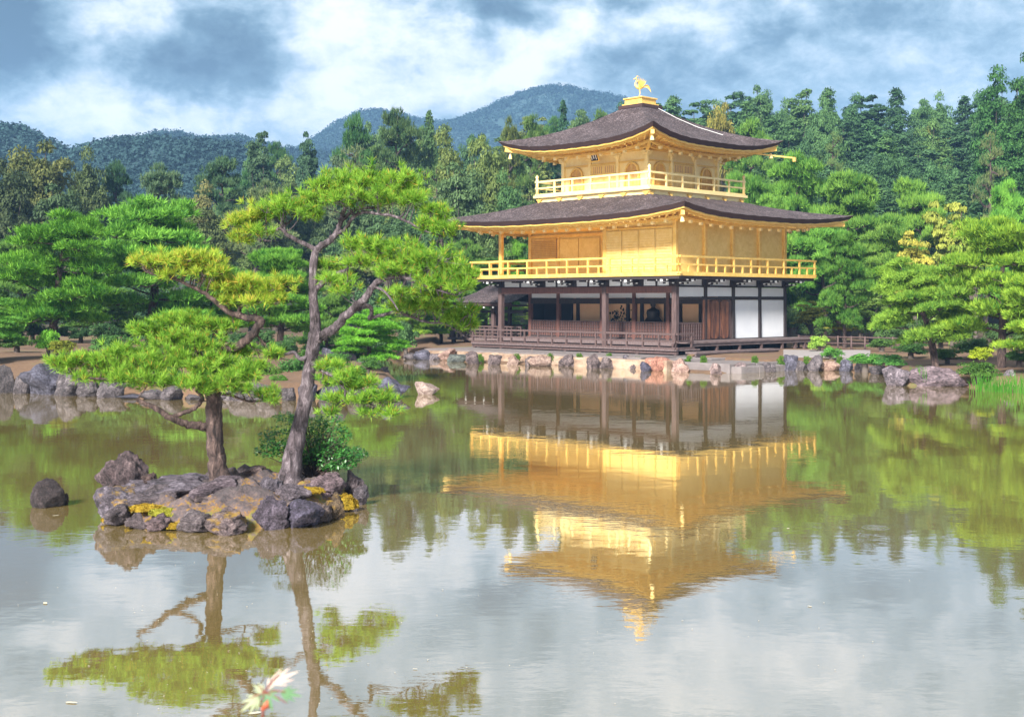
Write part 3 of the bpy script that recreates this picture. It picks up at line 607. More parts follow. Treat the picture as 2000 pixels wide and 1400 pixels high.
def arch_window(c, side):
    """bell-shaped window; side 0 = south wall, 1 = east wall"""
    prof = [(-.42, 0), (-.41, .3), (-.37, .62), (-.31, .85), (-.18, .99), (0, 1.04), (.18, .99), (.31, .85), (.37, .62), (.41, .3), (.42, 0)]
    z0 = 8.32; fr_ = MB(); bk = MB()
    def pt(a, z, off): return (V3 - off, c + a, z0 + z) if side == 0 else (c + a, U3 - off, z0 + z)
    for k in range(len(prof) - 1):
        a, b = prof[k], prof[k + 1]; A, B = (a[0] * 1.17, a[1] * 1.09), (b[0] * 1.17, b[1] * 1.09)
        f_ = .075; vs = [pt(*a, f_), pt(*b, f_), pt(*B, f_), pt(*A, f_), pt(*a, -.03), pt(*b, -.03), pt(*B, -.03), pt(*A, -.03)]
        fr_.add(vs, [(0, 1, 2, 3), (3, 2, 6, 7), (0, 4, 5, 1), (0, 3, 7, 4), (1, 5, 6, 2)])
    o = part(fr_, 'arched_window', 'gold')
    vs = [pt(a, z, .0) for a, z in prof]; bk.add(vs, [tuple(range(len(prof)))] if side else [tuple(range(len(prof)))[::-1]]); part(bk, 'pane', 'win', o)
    ln = MB()
    def hgt(x): 
        for (x0, y0_), (x1, y1_) in zip(prof[:-1], prof[1:]):
            if x0 <= x <= x1 and x1 > x0: return y0_ + (y1_ - y0_) * (x - x0) / (x1 - x0)
        return .3
    for k in range(9):
        x = -.35 + k * .0875; wd = .022 if k != 4 else .045
        A, B = pt(x - wd / 2, .0, .03), pt(x + wd / 2, hgt(x), -.01)
        ln.box(min(A[0], B[0]), max(A[0], B[0]), min(A[1], B[1]), max(A[1], B[1]), z0, z0 + hgt(x))
    for z in (.3, .62):
        A, B = pt(-.37, z, .035), pt(.37, z, -.005); ln.box(min(A[0], B[0]), max(A[0], B[0]), min(A[1], B[1]), max(A[1], B[1]), z0 + z, z0 + z + .025)
    part(ln, 'lattice', 'gold', o)
def panel_door(c, side):
    d = MB(); w_ = .78
    def bx(a0, a1, z0, z1, o0, o1):
        if side == 0: d.box(V3 - o1, V3 - o0, c + a0, c + a1, z0, z1)
        else: d.box(c + a0, c + a1, U3 - o1, U3 - o0, z0, z1)
    for h_ in (-1, 1):
        a0, a1 = (-w_, -.01) if h_ < 0 else (.01, w_)
        bx(a0, a1, 8.2, 9.44, -.04, .03); bx(a0, a0 + .06, 8.2, 9.44, .03, .06); bx(a1 - .06, a1, 8.2, 9.44, .03, .06)
        for z in (8.2, 8.62, 9.0, 9.39): bx(a0 + .06, a1 - .06, z, z + .05, .03, .055)
    o = part(d, 'panel_door', 'gold_slat')
    q = MB(); d = q
    for h_ in (-1, 1):
        for k in range(5):
            a = h_ * (.13 + k * .125); bx(a - .02, a + .02, 9.05, 9.38, -.02, .045)
    part(q, 'upper_lattice', 'win', o)
for s_ in (0, 1):
    base = U3 if s_ == 0 else V3
    arch_window(base + S3 / 6, s_); arch_window(base + S3 * 5 / 6, s_); panel_door(base + S3 / 2, s_)
railing([(b3[1] - .08, b3[2] + .08), (b3[0] + .08, b3[2] + .08), (b3[0] + .08, b3[3] - .08), (b3[1] - .08, b3[3] - .08)], 8.10, 8.84, 'gold_lit', 1.25, 'balcony_railing', finial='gold_lit', half=False)
# hanging name plaque under the upper eave, tilted forward, two light strokes on dark ground
pq = empty('plaque', (V3 - .62, U3 + S3 / 2 + .1, 9.98)); pq.parent = H; pq.rotation_euler = (0, R(-24), 0)
MB().box(-.06, .0, -.27, .27, -.42, .32).build('plaque_frame', M['gold_bounce'], pq); MB().box(-.09, -.06, -.21, .21, -.36, .26).build('plaque_board', M['bronze'], pq)
MB().box(-.10, -.09, -.17, -.12, -.3, .2).box(-.10, -.09, .12, .17, -.3, .2).box(-.10, -.09, -.12, .12, .15, .2).box(-.10, -.09, -.03, .03, -.25, .1).build('lettering', M['whitecap'], pq)
# roof pedestal and bird
pd = MB(); pd.box(cv - .78, cv + .78, cu - .78, cu + .78, 12.44, 12.60); part(pd, 'ridge_block', 'shingle_edge', upper)
pd = MB(); pd.bbox(cv - .66, cv + .66, cu - .66, cu + .66, 12.60, 12.68); pd.bbox(cv - .56, cv + .56, cu - .56, cu + .56, 12.68, 12.92); pd.bbox(cv - .62, cv + .62, cu - .62, cu + .62, 12.92, 12.99); pd.bbox(cv - .3, cv + .3, cu - .3, cu + .3, 12.99, 13.05)
part(pd, 'roof_pedestal', 'gold', upper)
ph = empty('phoenix_finial', (cv, cu, 13.05)); ph.parent = H; ph.rotation_euler = (0, 0, -ANG)
b = MB()
body = smooth_path([(-.20, 0, .66, .035), (-.21, 0, .60, .05), (-.17, 0, .52, .075), (-.05, 0, .48, .09), (.08, 0, .50, .065), (.18, 0, .54, .03)], 3); b.tube(body[:, :3], body[:, 3], 10)
neck = smooth_path([(-.18, 0, .52, .07), (-.25, 0, .62, .045), (-.23, 0, .76, .032), (-.18, 0, .86, .032), (-.20, 0, .94, .042), (-.26, 0, .94, .032), (-.36, 0, .90, .008)], 3); b.tube(neck[:, :3], neck[:, 3], 8)
b.build('bird_body', M['gold'], ph, True)
cr = MB()
for k in range(4): cr.tube([(-.22, 0, .97), (-.2 + .02 * k, 0, 1.04 + .015 * k), (-.15 + .045 * k, 0, 1.09 - .02 * k)], [.014, .012, .004], 5)
cr.build('crest', M['gold'], ph)
for sg in (-1, 1):
    wg = MB()
    for k in range(6):
        f = k / 5; a = R(104 - 50 * f); L = .48 - .12 * f; r0 = Vector((-.03 + .12 * f, sg * .08, .50 + .01 * f)); dr = Vector((math.cos(a) * .9, sg * .5, math.sin(a)))
        sd_ = Vector((math.sin(a), 0, -math.cos(a))); t_ = r0 + dr * L; w_ = .032
        pts = [r0 - sd_ * .03, r0 + dr * L * .6 - sd_ * w_, t_, r0 + dr * L * .6 + sd_ * w_, r0 + sd_ * .03]; off = Vector((0, .008 + .003 * k, 0))
        wg.add([p - off for p in pts] + [p + off for p in pts], [(0, 1, 2, 3, 4), (9, 8, 7, 6, 5)] + [(i, 5 + i, 5 + (i + 1) % 5, (i + 1) % 5) for i in range(5)])
    wg.build('wing', M['gold'], ph)
tl = MB()
for k in range(6):
    a = (k - 2.5) / 2.5; p = smooth_path([(.14, a * .05, .50, .02), (.30, a * .12, .56 + .07 * a, .022), (.42, a * .2, .50 + .12 * a, .02), (.52, a * .26, .36 + .16 * a, .007)], 3); tl.tube(p[:, :3], p[:, 3], 5)
tl.build('tail', M['gold'], ph, True)
for sg in (-1, 1): MB().tube([(-.05, sg * .06, .46), (-.02, sg * .07, .22), (-.06, sg * .07, 0)], [.032, .016, .014], 6).bar((-.16, sg * .08, .012), (.05, sg * .08, .012), .06, .02).build('leg', M['gold'], ph)
# --- ground storey
def post(x, y, z0, z1, r=.12, mname='wood'): posts(p_ := MB(), [(x, y)], r, z0, z1); part(p_, 'post', mname)
for x, y in ((0, 0), (0, 4.2), (0, LS)): post(x, y, .45, 3.5, .125)
for k in range(1, 5): post(WE * k / 4, 0, .45, 3.5, .10, 'wood_black')
for y in (2.1, 4.2, 6.3, 9.3, LS): post(2.12, y, .9, 3.46, .10, 'wood_red')
for x in (4.25, 6.37, WE): post(x, LS, .45, 3.46, .10)
gb = MB(); gb.box(-.09, .09, .126, 4.07, 3.18, 3.48); gb.box(-.09, .09, 4.33, LS - .126, 3.18, 3.48); gb.box(.1, WE, LS - .08, LS + .08, 3.2, 3.5)
part(gb, 'front_beam', 'wood_red')
gb = MB(); gb.box(.126, WE - .1, -.08, .08, 3.46, 3.53); gb.box(.126, WE - .1, -.08, .08, 2.88, 3.01); gb.box(.126, WE - .1, -.09, .09, .92, 1.06); gb.box(2.03, 2.2, .1, LS, 2.68, 2.95); gb.box(2.03, 2.2, .1, LS, .98, 1.06)
part(gb, 'wall_beams', 'wood_black')
pl = MB(); pl.box(-.03, WE, -.03, LS + .03, 3.52, 3.80); part(pl, 'frieze', 'plaster')
for y in (1.05, 3.15, 5.25, 7.35, 9.9): part(MB().box(-.07, -.03, y - .05, y + .05, 3.5, 3.8).box(-.45, -.07, y - .22, y + .22, 3.72, 3.79), 'frieze_strut', 'wood_black')
for y in (0, 2.1, 4.2, 6.3, 8.4, LS): part(MB().box(-.10, -.03, y - .28, y + .28, 3.5, 3.8), 'frieze_strut', 'wood_black')
for k in range(1, 5): part(MB().box(WE * k / 4 - .26, WE * k / 4 + .26, -.10, -.03, 3.5, 3.8), 'frieze_strut', 'wood_black')
for k in range(4):
    x0, x1 = WE * k / 4 + .11, WE * (k + 1) / 4 - .11
    part(MB().box(x0, x1, -.03, .03, 3.03, 3.45), 'transom_panel', 'plaster')
    if k >= 2: part(MB().box(x0, x1, -.035, .03, 1.07, 2.87), 'white_panel', 'plaster')
    if k == 1:
        for j in (0, 1):
            a = x0 + .22 + j * .76; d = MB()
            prof = [(-.30, .12), (-.20, .04), (0, .0), (.20, .04), (.30, .12), (.30, 1.68), (.20, 1.76), (0, 1.80), (-.20, 1.76), (-.30, 1.68)]
            c_ = a + .32; vs = [(c_ + q[0], -.085, 1.07 + q[1]) for q in prof] + [(c_ + q[0], -.03, 1.07 + q[1]) for q in prof]
            d.add(vs, [tuple(range(10)), tuple(range(19, 9, -1))] + [(i, 10 + i, 10 + (i + 1) % 10, (i + 1) % 10) for i in range(10)]); part(d, 'door_leaf', 'door', label='tall round-ended red-brown door leaf')
        part(MB().box(x0, x1, -.028, .03, 1.065, 2.87), 'door_frame', 'wood')
        part(MB().box(x0 - .3, x0 + .17, -.10, -.032, 1.07, 2.87), 'door_leaf', 'door', label='plain red-brown door leaf folded back')
def dado(x0, x1, y0, y1, alongy):
    d = MB(); z0, z1 = 1.06, 1.83
    if alongy:
        d.box(x0, x1, y0, y1, z1 - .05, z1); n = int((y1 - y0) / .16)
        for i in range(n + 1): y = y0 + (y1 - y0) * i / n; d.box(x0, x1, y - .018, y + .018, z0, z1 - .05)
        for z in (1.2, 1.36, 1.52, 1.66): d.box(x0 + .005, x1 - .005, y0, y1, z, z + .03)
        bk = MB().box(x1 + .002, x1 + .03, y0, y1, z0, z1 - .03)
    else:
        d.box(x0, x1, y0, y1, z1 - .05, z1); n = int((x1 - x0) / .16)
        for i in range(n + 1): x = x0 + (x1 - x0) * i / n; d.box(x - .018, x + .018, y0, y1, z0, z1 - .05)
        for z in (1.2, 1.36, 1.52, 1.66): d.box(x0, x1, y0 + .005, y1 - .005, z, z + .03)
        bk = MB().box(x0, x1, y1 + .002, y1 + .03, z0, z1 - .03)
    o = part(d, 'lattice_dado', 'wood'); part(bk, 'backing', 'wood_red', o)
ys_ = [.1, 2.1, 4.2, 6.3, 9.3, LS]
for a, b_ in zip(ys_[:-1], ys_[1:]): dado(2.07, 2.12, a + .11, b_ - .11, True)
dado(.15, WE / 4 - .12, -.03, .02, False)
part(MB().box(2.1, 2.16, .1, LS, 2.97, 3.44), 'inner_frieze', 'plaster')
fl = MB(); fl.box(.02, WE, .02, LS, .80, .98); part(fl, 'ground_floor', 'wood_deck')
part(MB().box(.1, WE - .1, .12, LS - .1, 3.49, 3.515), 'ground_ceiling', 'wood')
bw = MB(); bw.box(3.2, 3.26, .1, 9.3, 1.0, 3.48); bw.box(2.2, WE - .1, .06, .09, 1.0, 3.0); part(bw, 'interior_wall', 'cream')
bw = MB(); bw.box(3.1, 3.18, 9.3, LS, 1.0, 3.48); bw.box(2.3, WE, LS - .05, LS, 1.0, 3.4); bw.box(WE - .08, WE - .01, .1, LS, 1.0, 3.45); part(bw, 'interior_shade_wall', 'dark')
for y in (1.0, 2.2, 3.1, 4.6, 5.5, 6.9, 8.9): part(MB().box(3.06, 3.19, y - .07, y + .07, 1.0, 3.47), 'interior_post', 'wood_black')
# painted flowers on the paper wall
fp = MB(); rq = random.Random(4)
for k in range(70):
    y, z = 6.2 + rq.gauss(0, .34), 2.05 + rq.gauss(0, .2); r = rq.uniform(.02, .075); n = 6
    fp.add([(3.192 - .0002 * k, y + r * math.cos(a * 1.047) * rq.uniform(.7, 1.2), z + r * math.sin(a * 1.047)) for a in range(n)], [tuple(range(n))])
for k in range(6): y = 5.7 + k * .2; fp.tube([(3.189, y, 1.5), (3.189, y + rq.uniform(-.1, .1), 2.0), (3.189, y + rq.uniform(-.25, .25), 2.4)], [.012, .01, .005], 4)
part(fp, 'flower_painting', 'bronze')
# platforms, decks
dk = MB()
for i in range(int((LS + .6 + 1.5) / .3)): y = -1.4 + i * .3; dk.box(-1.7, -.02, y, y + .285, .66, .73)
dk = part(dk, 'front_deck', 'wood_deck')
dj = MB(); dj.box(-1.62, -1.5, -1.38, LS + .45, .52, .655); dj.box(-.3, -.2, -1.38, LS + .45, .52, .655)
for y in (-1.28, .9, 3.1, 5.3, 7.5, 9.7, LS + .3): dj.box(-1.6, -1.48, y - .07, y + .07, -.15 if y > 11 else .3, .52)
part(dj, 'deck_joists', 'wood', dk)
railing([(-.55, -1.34), (-1.62, -1.34), (-1.62, LS + .35)], .73, 1.44, 'wood', .92, 'deck_railing', r=.045, mid=.52, half=False)
ld = MB()
for i in range(3): ld.box(-.45, 9.2, -1.35 + i * .42, -1.35 + i * .42 + .405, .95, 1.03)
ld.box(-.4, 9.15, -1.30, -1.22, .82, .95); ld = part(ld, 'side_ledge', 'wood_deck')
lg = MB()
for x in (-.3, 1.4, 3.1, 4.8, 6.5, 7.6, 8.4, 9.05): lg.box(x - .06, x + .06, -1.29, -1.17, .38, .82)
part(lg, 'ledge_legs', 'wood', ld)
st = MB(); st.box(-1.5, 4.7, -2.35, -1.75, .56, .64); st.box(-1.45, 4.65, -2.3, -2.22, .45, .56)
for x in (-1.3, .2, 1.7, 3.2, 4.5): st.box(x - .07, x + .07, -2.28, -1.9, .34, .45)
part(st, 'side_step', 'wood_deck')
uf = MB(); uf.box(.1, WE - .1, .1, LS - .1, .40, .80); part(uf, 'underfloor_wall', 'wood_black')
# dark brackets under the balcony
jo = MB(); jo.box(-1.04, WE + 1.04, -1.04, LS + 1.04, 3.80, 3.925); part(jo, 'balcony_joists', 'wood_black')
def bracket(x, y, dirs):
    b = MB(); c_ = MB()
    b.box(x - .15, x + .15, y - .15, y + .15, 3.53, 3.62)
    for dx, dy in dirs:
        L1, L2 = .55, .95; w_ = .07
        for L, z0, z1 in ((L1, 3.55, 3.66), (L2, 3.68, 3.80)):
            x0, x1 = (x, x + dx * L) if dx else (x - w_, x + w_); y0, y1 = (y, y + dy * L) if dy else (y - w_, y + w_)
            b.box(min(x0, x1), max(x0, x1), min(y0, y1), max(y0, y1), z0, z1)
            ex, ey = x + dx * (L + .012), y + dy * (L + .012)
            if dx and dy: x0 = ex; c_.box(ex - w_, ex + w_, ey - w_, ey + w_, z0 + .01, z1 - .01)
            elif dx: c_.box(ex - .025, ex + .025, y - w_, y + w_, z0 + .01, z1 - .005)
            else: c_.box(x - w_, x + w_, ey - .025, ey + .025, z0 + .01, z1 - .005)
            if dx and not dy:
                b.box(min(x + dx * (L - .1), x + dx * L), max(x + dx * (L - .1), x + dx * L), y - .28, y + .28, z0 + .04, z1 + .0)
                for sg in (-1, 1): c_.box(min(ex - dx * .1, ex), max(ex - dx * .1, ex), y + sg * .29 - .02, y + sg * .29 + .02, z0 + .045, z1 - .01)
            elif dy and not dx:
                b.box(x - .28, x + .28, min(y + dy * (L - .1), y + dy * L), max(y + dy * (L - .1), y + dy * L), z0 + .04, z1 + .0)
                for sg in (-1, 1): c_.box(x + sg * .29 - .02, x + sg * .29 + .02, min(ey - dy * .1, ey), max(ey - dy * .1, ey), z0 + .045, z1 - .01)
    o = part(b, 'eave_bracket', 'wood_black'); part(c_, 'white_ends', 'whitecap', o)
for y in (2.1, 4.2, 6.3, 8.4, LS): bracket(0, y, [(-1, 0)])
bracket(0, 0, [(-1, 0), (0, -1)])
for k in range(1, 5): bracket(WE * k / 4, 0, [(0, -1)])
# --- seated statue inside
stt = empty('statue', tuple(hall(2.72, 3.55, 1.0)), ANG); tag(stt, 'dark seated figure statue on a platform inside the open ground floor', 'statue')
MB().bbox(-.5, .5, -.7, .7, 0, .62).build('platform', M['wood_black'], stt)
MB().lathe([(.52, .62), (.56, .72), (.42, .88), (.30, 1.05), (.33, 1.25), (.30, 1.38), (.12, 1.47), (.085, 1.53), (.13, 1.6), (.14, 1.7), (.10, 1.8), (.05, 1.85)], 18).build('figure', M['bronze'], stt, True)
# --- small fishing pavilion on the west side
FP = empty('fishing_pavilion', (HX, HY, 0), ANG); tag(FP, 'small open side pavilion with a low dark shingle roof left of the golden hall', 'pavilion')
def fpart(mb, name, m_, p=FP, smooth=False): return mb.build(name, M[m_], p, smooth)
rm = MB(); x0, x1, y0, y1 = .9, 5.9, LS + .3, 17.9; nseg = 12
rows = []
for i in range(nseg + 1):
    t = i / nseg; s_ = abs(2 * t - 1); x = x0 + (x1 - x0) * t
    rows.append([(x, y0 + (y1 - y0) * j / 10, 2.72 + .92 * ((1 - s_) * .75 + .25 * (1 - s_) ** 2) * (1 if j < 7 else 1 - .93 * ((j - 7) / 3) * (1 - s_ * .0)) + .14 * s_ ** 3 * (j / 10) ** 4 + (0 if j < 7 else .04)) for j in range(11)])
rm.add([p for r in rows for p in r], [(i * 11 + j, i * 11 + j + 1, (i + 1) * 11 + j + 1, (i + 1) * 11 + j) for i in range(nseg) for j in range(10)])
rfo = fpart(rm, 'roof', 'shingle', smooth=True)
ed = MB(); ed.box(x0 + .05, x0 + .15, y0, y1 - .1, 2.56, 2.74); ed.box(x0 + .15, x1 - .1, y1 - .2, y1 - .1, 2.55, 2.80); ed.box(x0 + .14, x1 - .1, y0, y1 - .19, 2.52, 2.60); fpart(ed, 'roof_edge', 'shingle_edge', rfo)
wc = MB()
for k in range(9): y = LS + 1 + k * .72; wc.box(x0 + .10, x0 + .17, y - .04, y + .04, 2.44, 2.52)
fpart(wc, 'white_ends', 'whitecap', rfo)
for x in (1.7, 5.0):
    for y in (LS + 2.4, LS + 4.6, 17.0): posts(p_ := MB(), [(x, y)], .10, -.4, 2.56); fpart(p_, 'post', 'wood')
bmx = MB(); bmx.box(1.62, 1.78, LS, 17.1, 2.18, 2.32); bmx.box(4.9, 5.1, LS, 17.1, 2.18, 2.32); fpart(bmx, 'beam', 'wood_black')
fpart(MB().box(1.5, 5.2, LS + .1, 17.3, .70, .82), 'floor', 'wood_deck')
rl = MB()
for (a, b_) in (((1.6, LS + .2), (1.6, 17.2)), ((1.6, 17.2), (5.1, 17.2)), ((5.1, 17.2), (5.1, LS + .2))):
    a, b_ = Vector((*a, 0)), Vector((*b_, 0)); n = int((b_ - a).length / .35)
    for zz in (1.45, 1.1): rl.bar(a + Vector((0, 0, zz)), b_ + Vector((0, 0, zz)), .07, .07)
    for i in range(n + 1): p = a.lerp(b_, i / n); rl.bar(p + Vector((0, 0, .8)), p + Vector((0, 0, 1.45)), .05, .05, (1, 0, 0))
fpart(rl, 'railing', 'wood')
# --- stone terrace
TR = empty('stone_terrace', (HX, HY, 0), ANG); tag(TR, 'low tan stone terrace carrying the golden hall above the water', 'terrace')
def wallstones(mb, a0, a1, fixed, axis, z0, z1, seed):
    q = random.Random(seed); p = a0
    while p < a1 - .2:
        L = min(q.uniform(.7, 1.5), a1 - p); e = q.uniform(-.05, .07)
        if axis == 'y': mb.bbox(fixed - .25 - e, fixed + .2, p, p + L - .02, z0, z1 - q.uniform(0, .05), .03)
        else: mb.bbox(p, p + L - .02, fixed - .25 - e, fixed + .2, z0, z1 - q.uniform(0, .05), .03)
        p += L
mb = MB(); wallstones(mb, -3.2, 12.6, -4.25, 'y', -.3, .42, 2); fpart(mb, 'front_wall', 'stone_base', TR)
mb = MB(); wallstones(mb, -3.9, 4.6, -6.1, 'x', -.3, .30, 5); fpart(mb, 'side_wall', 'slab', TR)
mb = MB(); mb.box(-4.15, 12, -1.5, 12.5, -.3, .47); fpart(mb, 'terrace_top', 'slab', TR)
mb = MB()
q = random.Random(9); p = -4.0
for i in range(8):
    L = q.uniform(1.4, 2.3); mb.bbox(p, p + L - .03, -5.9, -3.45, .0, .36 + q.uniform(-.03, .04), .03); mb.bbox(p + .3, p + L + .2, -3.42, -1.52, .0, .42 + q.uniform(-.03, .03), .03); p += L
fpart(mb, 'paving_slabs', 'slab', TR)

# ------------------------------------------------------------------ shore rocks
def rocks(rows, fmt, group, me=None):
    for i, r in enumerate(rows):
        px, y0, y1, wd = r[:4]; c = r[4] if len(r) > 4 else rr.uniform(.8, 1.3)
        c = (c, c, c) if not isinstance(c, tuple) else c
        if 'left bank waterline' in fmt: y0 += rr.uniform(2, 22); wd *= rr.uniform(.75, 1.3); c = tuple(k * .7 for k in c)
        px_rock(px, y0, y1, wd, fmt % ORD[i] if '%s' in fmt else fmt, group, c, me=(ROCKP[i % 3] if len(r) > 5 else None))
blu = (.75, .85, 1.1)
rocks([(10, 706, 768, 30, .6), (40, 722, 769, 50, 1.0), (84, 704, 771, 92, blu), (132, 716, 773, 56, 1.0), (170, 738, 775, 46, .9), (212, 742, 777, 50, 1.1), (250, 749, 779, 44, blu), (292, 756, 780, 42, 1.1), (330, 750, 781, 58, 1.25), (378, 758, 781, 46, 1.2),
       (428, 757, 782, 48, 1.1), (470, 750, 783, 60, 1.25), (520, 742, 784, 56, 1.2), (562, 752, 783, 40, 1), (600, 740, 783, 50, blu), (645, 735, 782, 56, blu), (690, 742, 781, 46, .9), (725, 748, 779, 40, .9)],
      '%s rock from the left along the left bank waterline', 'rocks along the left bank')
put = px_rock(762, 737, 778, 74, 'blue-grey sloping rock at the tip of the left bank', None, (.7, .78, 1.1), ROCKV[3])
px_rock(746, 732, 752, 40, 'pale knobbly rock behind the blue-grey sloping rock', None, (1.7, 1.6, 1.4), ROCKV[5])
px_rock(832, 747, 771, 46, 'small isolated pinkish rock standing alone in the pond', None, (1.25, 1.2, 1.2), ROCKP[0], deep=.7)
rocks([(545, 692, 706, 40, 1.2), (590, 690, 705, 40), (640, 682, 708, 40, blu), (675, 686, 716, 46, .8), (712, 700, 724, 44, blu), (742, 714, 736, 40)], '%s rock on the back side of the left bank', 'rocks behind the left bank')
rocks([(800, 690, 702, 28), (824, 684, 703, 40, blu), (850, 690, 703, 32), (872, 682, 704, 34, (1.2, 1, .95), 1)], '%s small rock from the left under the trees on the far shore', 'far shore rocks')
px_rock(893, 691, 707, 44, 'smooth dark greenish rock left of the hall deck', None, (.7, .95, .8), ROCKV[2])
front = []
q = random.Random(12); x = 922
while x < 1305:
    wd = q.uniform(22, 38); f = (x - 900) / 420; y1 = 709.5 + 13 * f + q.uniform(-1, 2)
    front.append((x, y1 - q.uniform(14, 30), y1, wd, q.choice([(.85, .8, .82), (1.0, .88, .82), (.7, .72, .8), (1.1, 1.0, .92)])) + ((1,) if q.random() < .2 else ())); x += wd * q.uniform(.7, 1.5)
rocks(front, '%s rock from the left in front of the hall terrace', 'rocks in front of the hall terrace')
px_rock(1290, 693, 724, 44, 'reddish brown boulder at the near corner of the hall terrace', None, (1.35, .8, .65), ROCKP[1])
px_rock(1330, 704, 727, 36, 'pinkish boulder just right of the reddish terrace corner boulder', None, (1.2, 1.0, .95), ROCKP[2])
px_rock(1262, 709, 725, 24, 'small dark blue rock below the terrace corner', None, (.5, .55, .8), ROCKV[1])
px_rock(1398, 709, 731, 28, 'pale tan rock at the foot of the stone slabs, left of two', None, (2.0, 1.7, 1.5), ROCKV[4], Y=None)
px_rock(1449, 708, 729, 28, 'pale tan rock at the foot of the stone slabs, right of two', None, (1.7, 1.5, 1.4), ROCKV[6])
rocks([(1504, 706, 727, 30, .9), (1546, 690, 724, 32, blu), (1566, 706, 724, 26, .7), (1592, 698, 725, 34, 1.0), (1622, 702, 724, 34, (1.3, 1.1, 1), 1), (1655, 702, 725, 30, blu), (1684, 706, 727, 34, 1.0), (1716, 712, 731, 36, .7)],
      '%s rock from the left along the bank right of the stone slabs', 'rocks right of the slabs')
px_rock(1755, 713, 754, 62, 'rounded grey boulder in the water, left of the two big ones at the right', None, (1.15, 1.12, 1.2), ROCKV[7])
px_rock(1846, 722, 755, 98, 'long low purple-brown boulder, right of the two big ones', None, (1.15, 1.0, 1.05), ROCKV[0])
px_rock(1975, 709, 742, 34, 'pale boulder standing behind the iris leaves at the right edge', None, (1.5, 1.5, 1.6), ROCKV[5], Y=40.5)

# gravel path and rail fence behind the right bank
def drape(name, px_poly, lift, m_, label=None):
    P = [at(a, b, (CAMZ - .52) * FPX / (b - HOR)) for a, b in px_poly]
    n = 14; L = P[:2]; Rr = P[2:]   # four corners: left pair, right pair
    V_, F = [], []
    for i in range(n + 1):
        for j in range(5):
            a = L[0].lerp(Rr[1], i / n); b = L[1].lerp(Rr[0], i / n); p = a.lerp(b, j / 4); V_.append((p.x, p.y, ground_z(p.x, p.y) + lift))
    for i in range(n):
        for j in range(4): k = i * 5 + j; F.append((k, k + 5, k + 6, k + 1))
    o = mesh_np(name, V_, F, m_); tag(o, kind='structure'); return o
drape('path', [(1530, 684), (1530, 697), (1700, 697), (1700, 686)], .03, M['path'])
def rail_fence(pa, pb, Y0_, Y1_, label, n=6, h=.9):
    a = at(pa, 600, Y0_); b = at(pb, 600, Y1_); t = empty('rail_fence', (a.x, a.y, ground_z(a.x, a.y))); tag(t, label, 'fence'); d = Vector((b.x - a.x, b.y - a.y, 0))
    for i in range(n + 1): p = d * (i / n); MB().tube([p + Vector((0, 0, -.3)), p + Vector((0, 0, h))], [.05, .045], 8).build('post', M['wood'], t, True)
    for z in (h * .4, h * .88): MB().tube([Vector((0, 0, z)), d * .5 + Vector((0, 0, z + .02)), d + Vector((0, 0, z))], [.03, .035, .03], 7).build('rail', M['wood'], t, True)
rail_fence(1560, 1800, 62, 58, 'low grey wooden rail fence behind the gravel path right of the hall', 9, .62)
rail_fence(1960, 2200, 47, 46, 'grey wooden rail fence behind the big pine at the right edge', 5, .9)

# ------------------------------------------------------------------ island
def at_island(px, py): return at(px, py, water_y(py))
isl = [(182, 1012), (215, 1022), (262, 1032), (330, 1038), (420, 1039), (500, 1037), (560, 1030), (625, 1020), (660, 1002), (712, 980), (700, 965), (640, 955), (500, 948), (330, 960), (230, 985)]
IP = np.array([tuple(at_island(a, b))[:2] for a, b in isl])
ic_ = IP.mean(0)
def iz(X, Y):
    d = -poly_sd(X, Y, IP); n_ = .05 * np.sin(X * 5.1 + 1) * np.sin(Y * 4.3) + -.01 + .17 * np.array([abs(mnoise.fractal(Vector((a * 2.1, b * 2.1, 4)), .75, 2.2, 7)) for a, b in zip(X.ravel(), Y.ravel())]).reshape(X.shape)
    return np.where(d > 0, -.05 + .29 * sstep(0, .6, d) + .14 * sstep(.5, 1.5, d), -.05 - .5 * sstep(0, .25, -d)) + n_ * sstep(0, .3, d)
xs = np.linspace(IP[:, 0].min() - .4, IP[:, 0].max() + .4, 110); ys = np.linspace(IP[:, 1].min() - .4, IP[:, 1].max() + .4, 120)
tag(grid_mesh('ground', xs, ys, iz, M['moss']), kind='structure')
def irock(px, y0, y1, wpx, name_label, me, col=(1, 1, 1), Y=None, rz=0, deep=.8, base=0.0, htk=1.0, tilt=(0, 0)):
    """rock on the island: wpx wide, top row y0, bottom row y1, at distance Y"""
    Y = Y or water_y(y1); wd = wpx / FPX * Y / 2; z0 = CAMZ - (y1 - HOR) / FPX * Y; z1 = CAMZ - (y0 - HOR) / FPX * Y; ht = max(z1 - z0, .1)
    o = put_rock(me, ((px - 1000) / FPX * Y, Y + wd * deep * .5, z0 + ht * .38), (wd * 1.32, wd * deep * 1.25, ht * .68 * htk), rz, name_label, None, tilt, col); return o
SM = [rock_mesh('rock', 40 + s, M['rock_moss'], 5, 12, .17) for s in range(4)]
SR = [rock_mesh('rock', 60 + s, M['rock'], 5, 18, .19) for s in range(7)]
irock(243, 884, 975, 92, 'tall dark square-topped rock standing at the left end of the island', SR[0], (.75, .62, .62), 16.8, .3, .7, htk=1.35, tilt=(0, -.12))
irock(288, 922, 950, 34, 'small brown pointed rock leaning on the tall dark island rock', SR[1], (1, .75, .65), 16.7)
irock(228, 940, 1014, 110, 'big rounded purple-grey rock at the left tip of the island', SM[0], (1.0, 1.0, 1.15), 16.3, .2, .9)
irock(335, 925, 985, 190, 'broad low grey rock slab spread in front of the left pine', SR[2], (.95, .95, 1.1), 16.6, 0, .75)
irock(425, 930, 992, 130, 'purplish ridged rock at the foot of the left pine', SR[3], (1.05, .95, 1.05), 16.5, .5, .6)
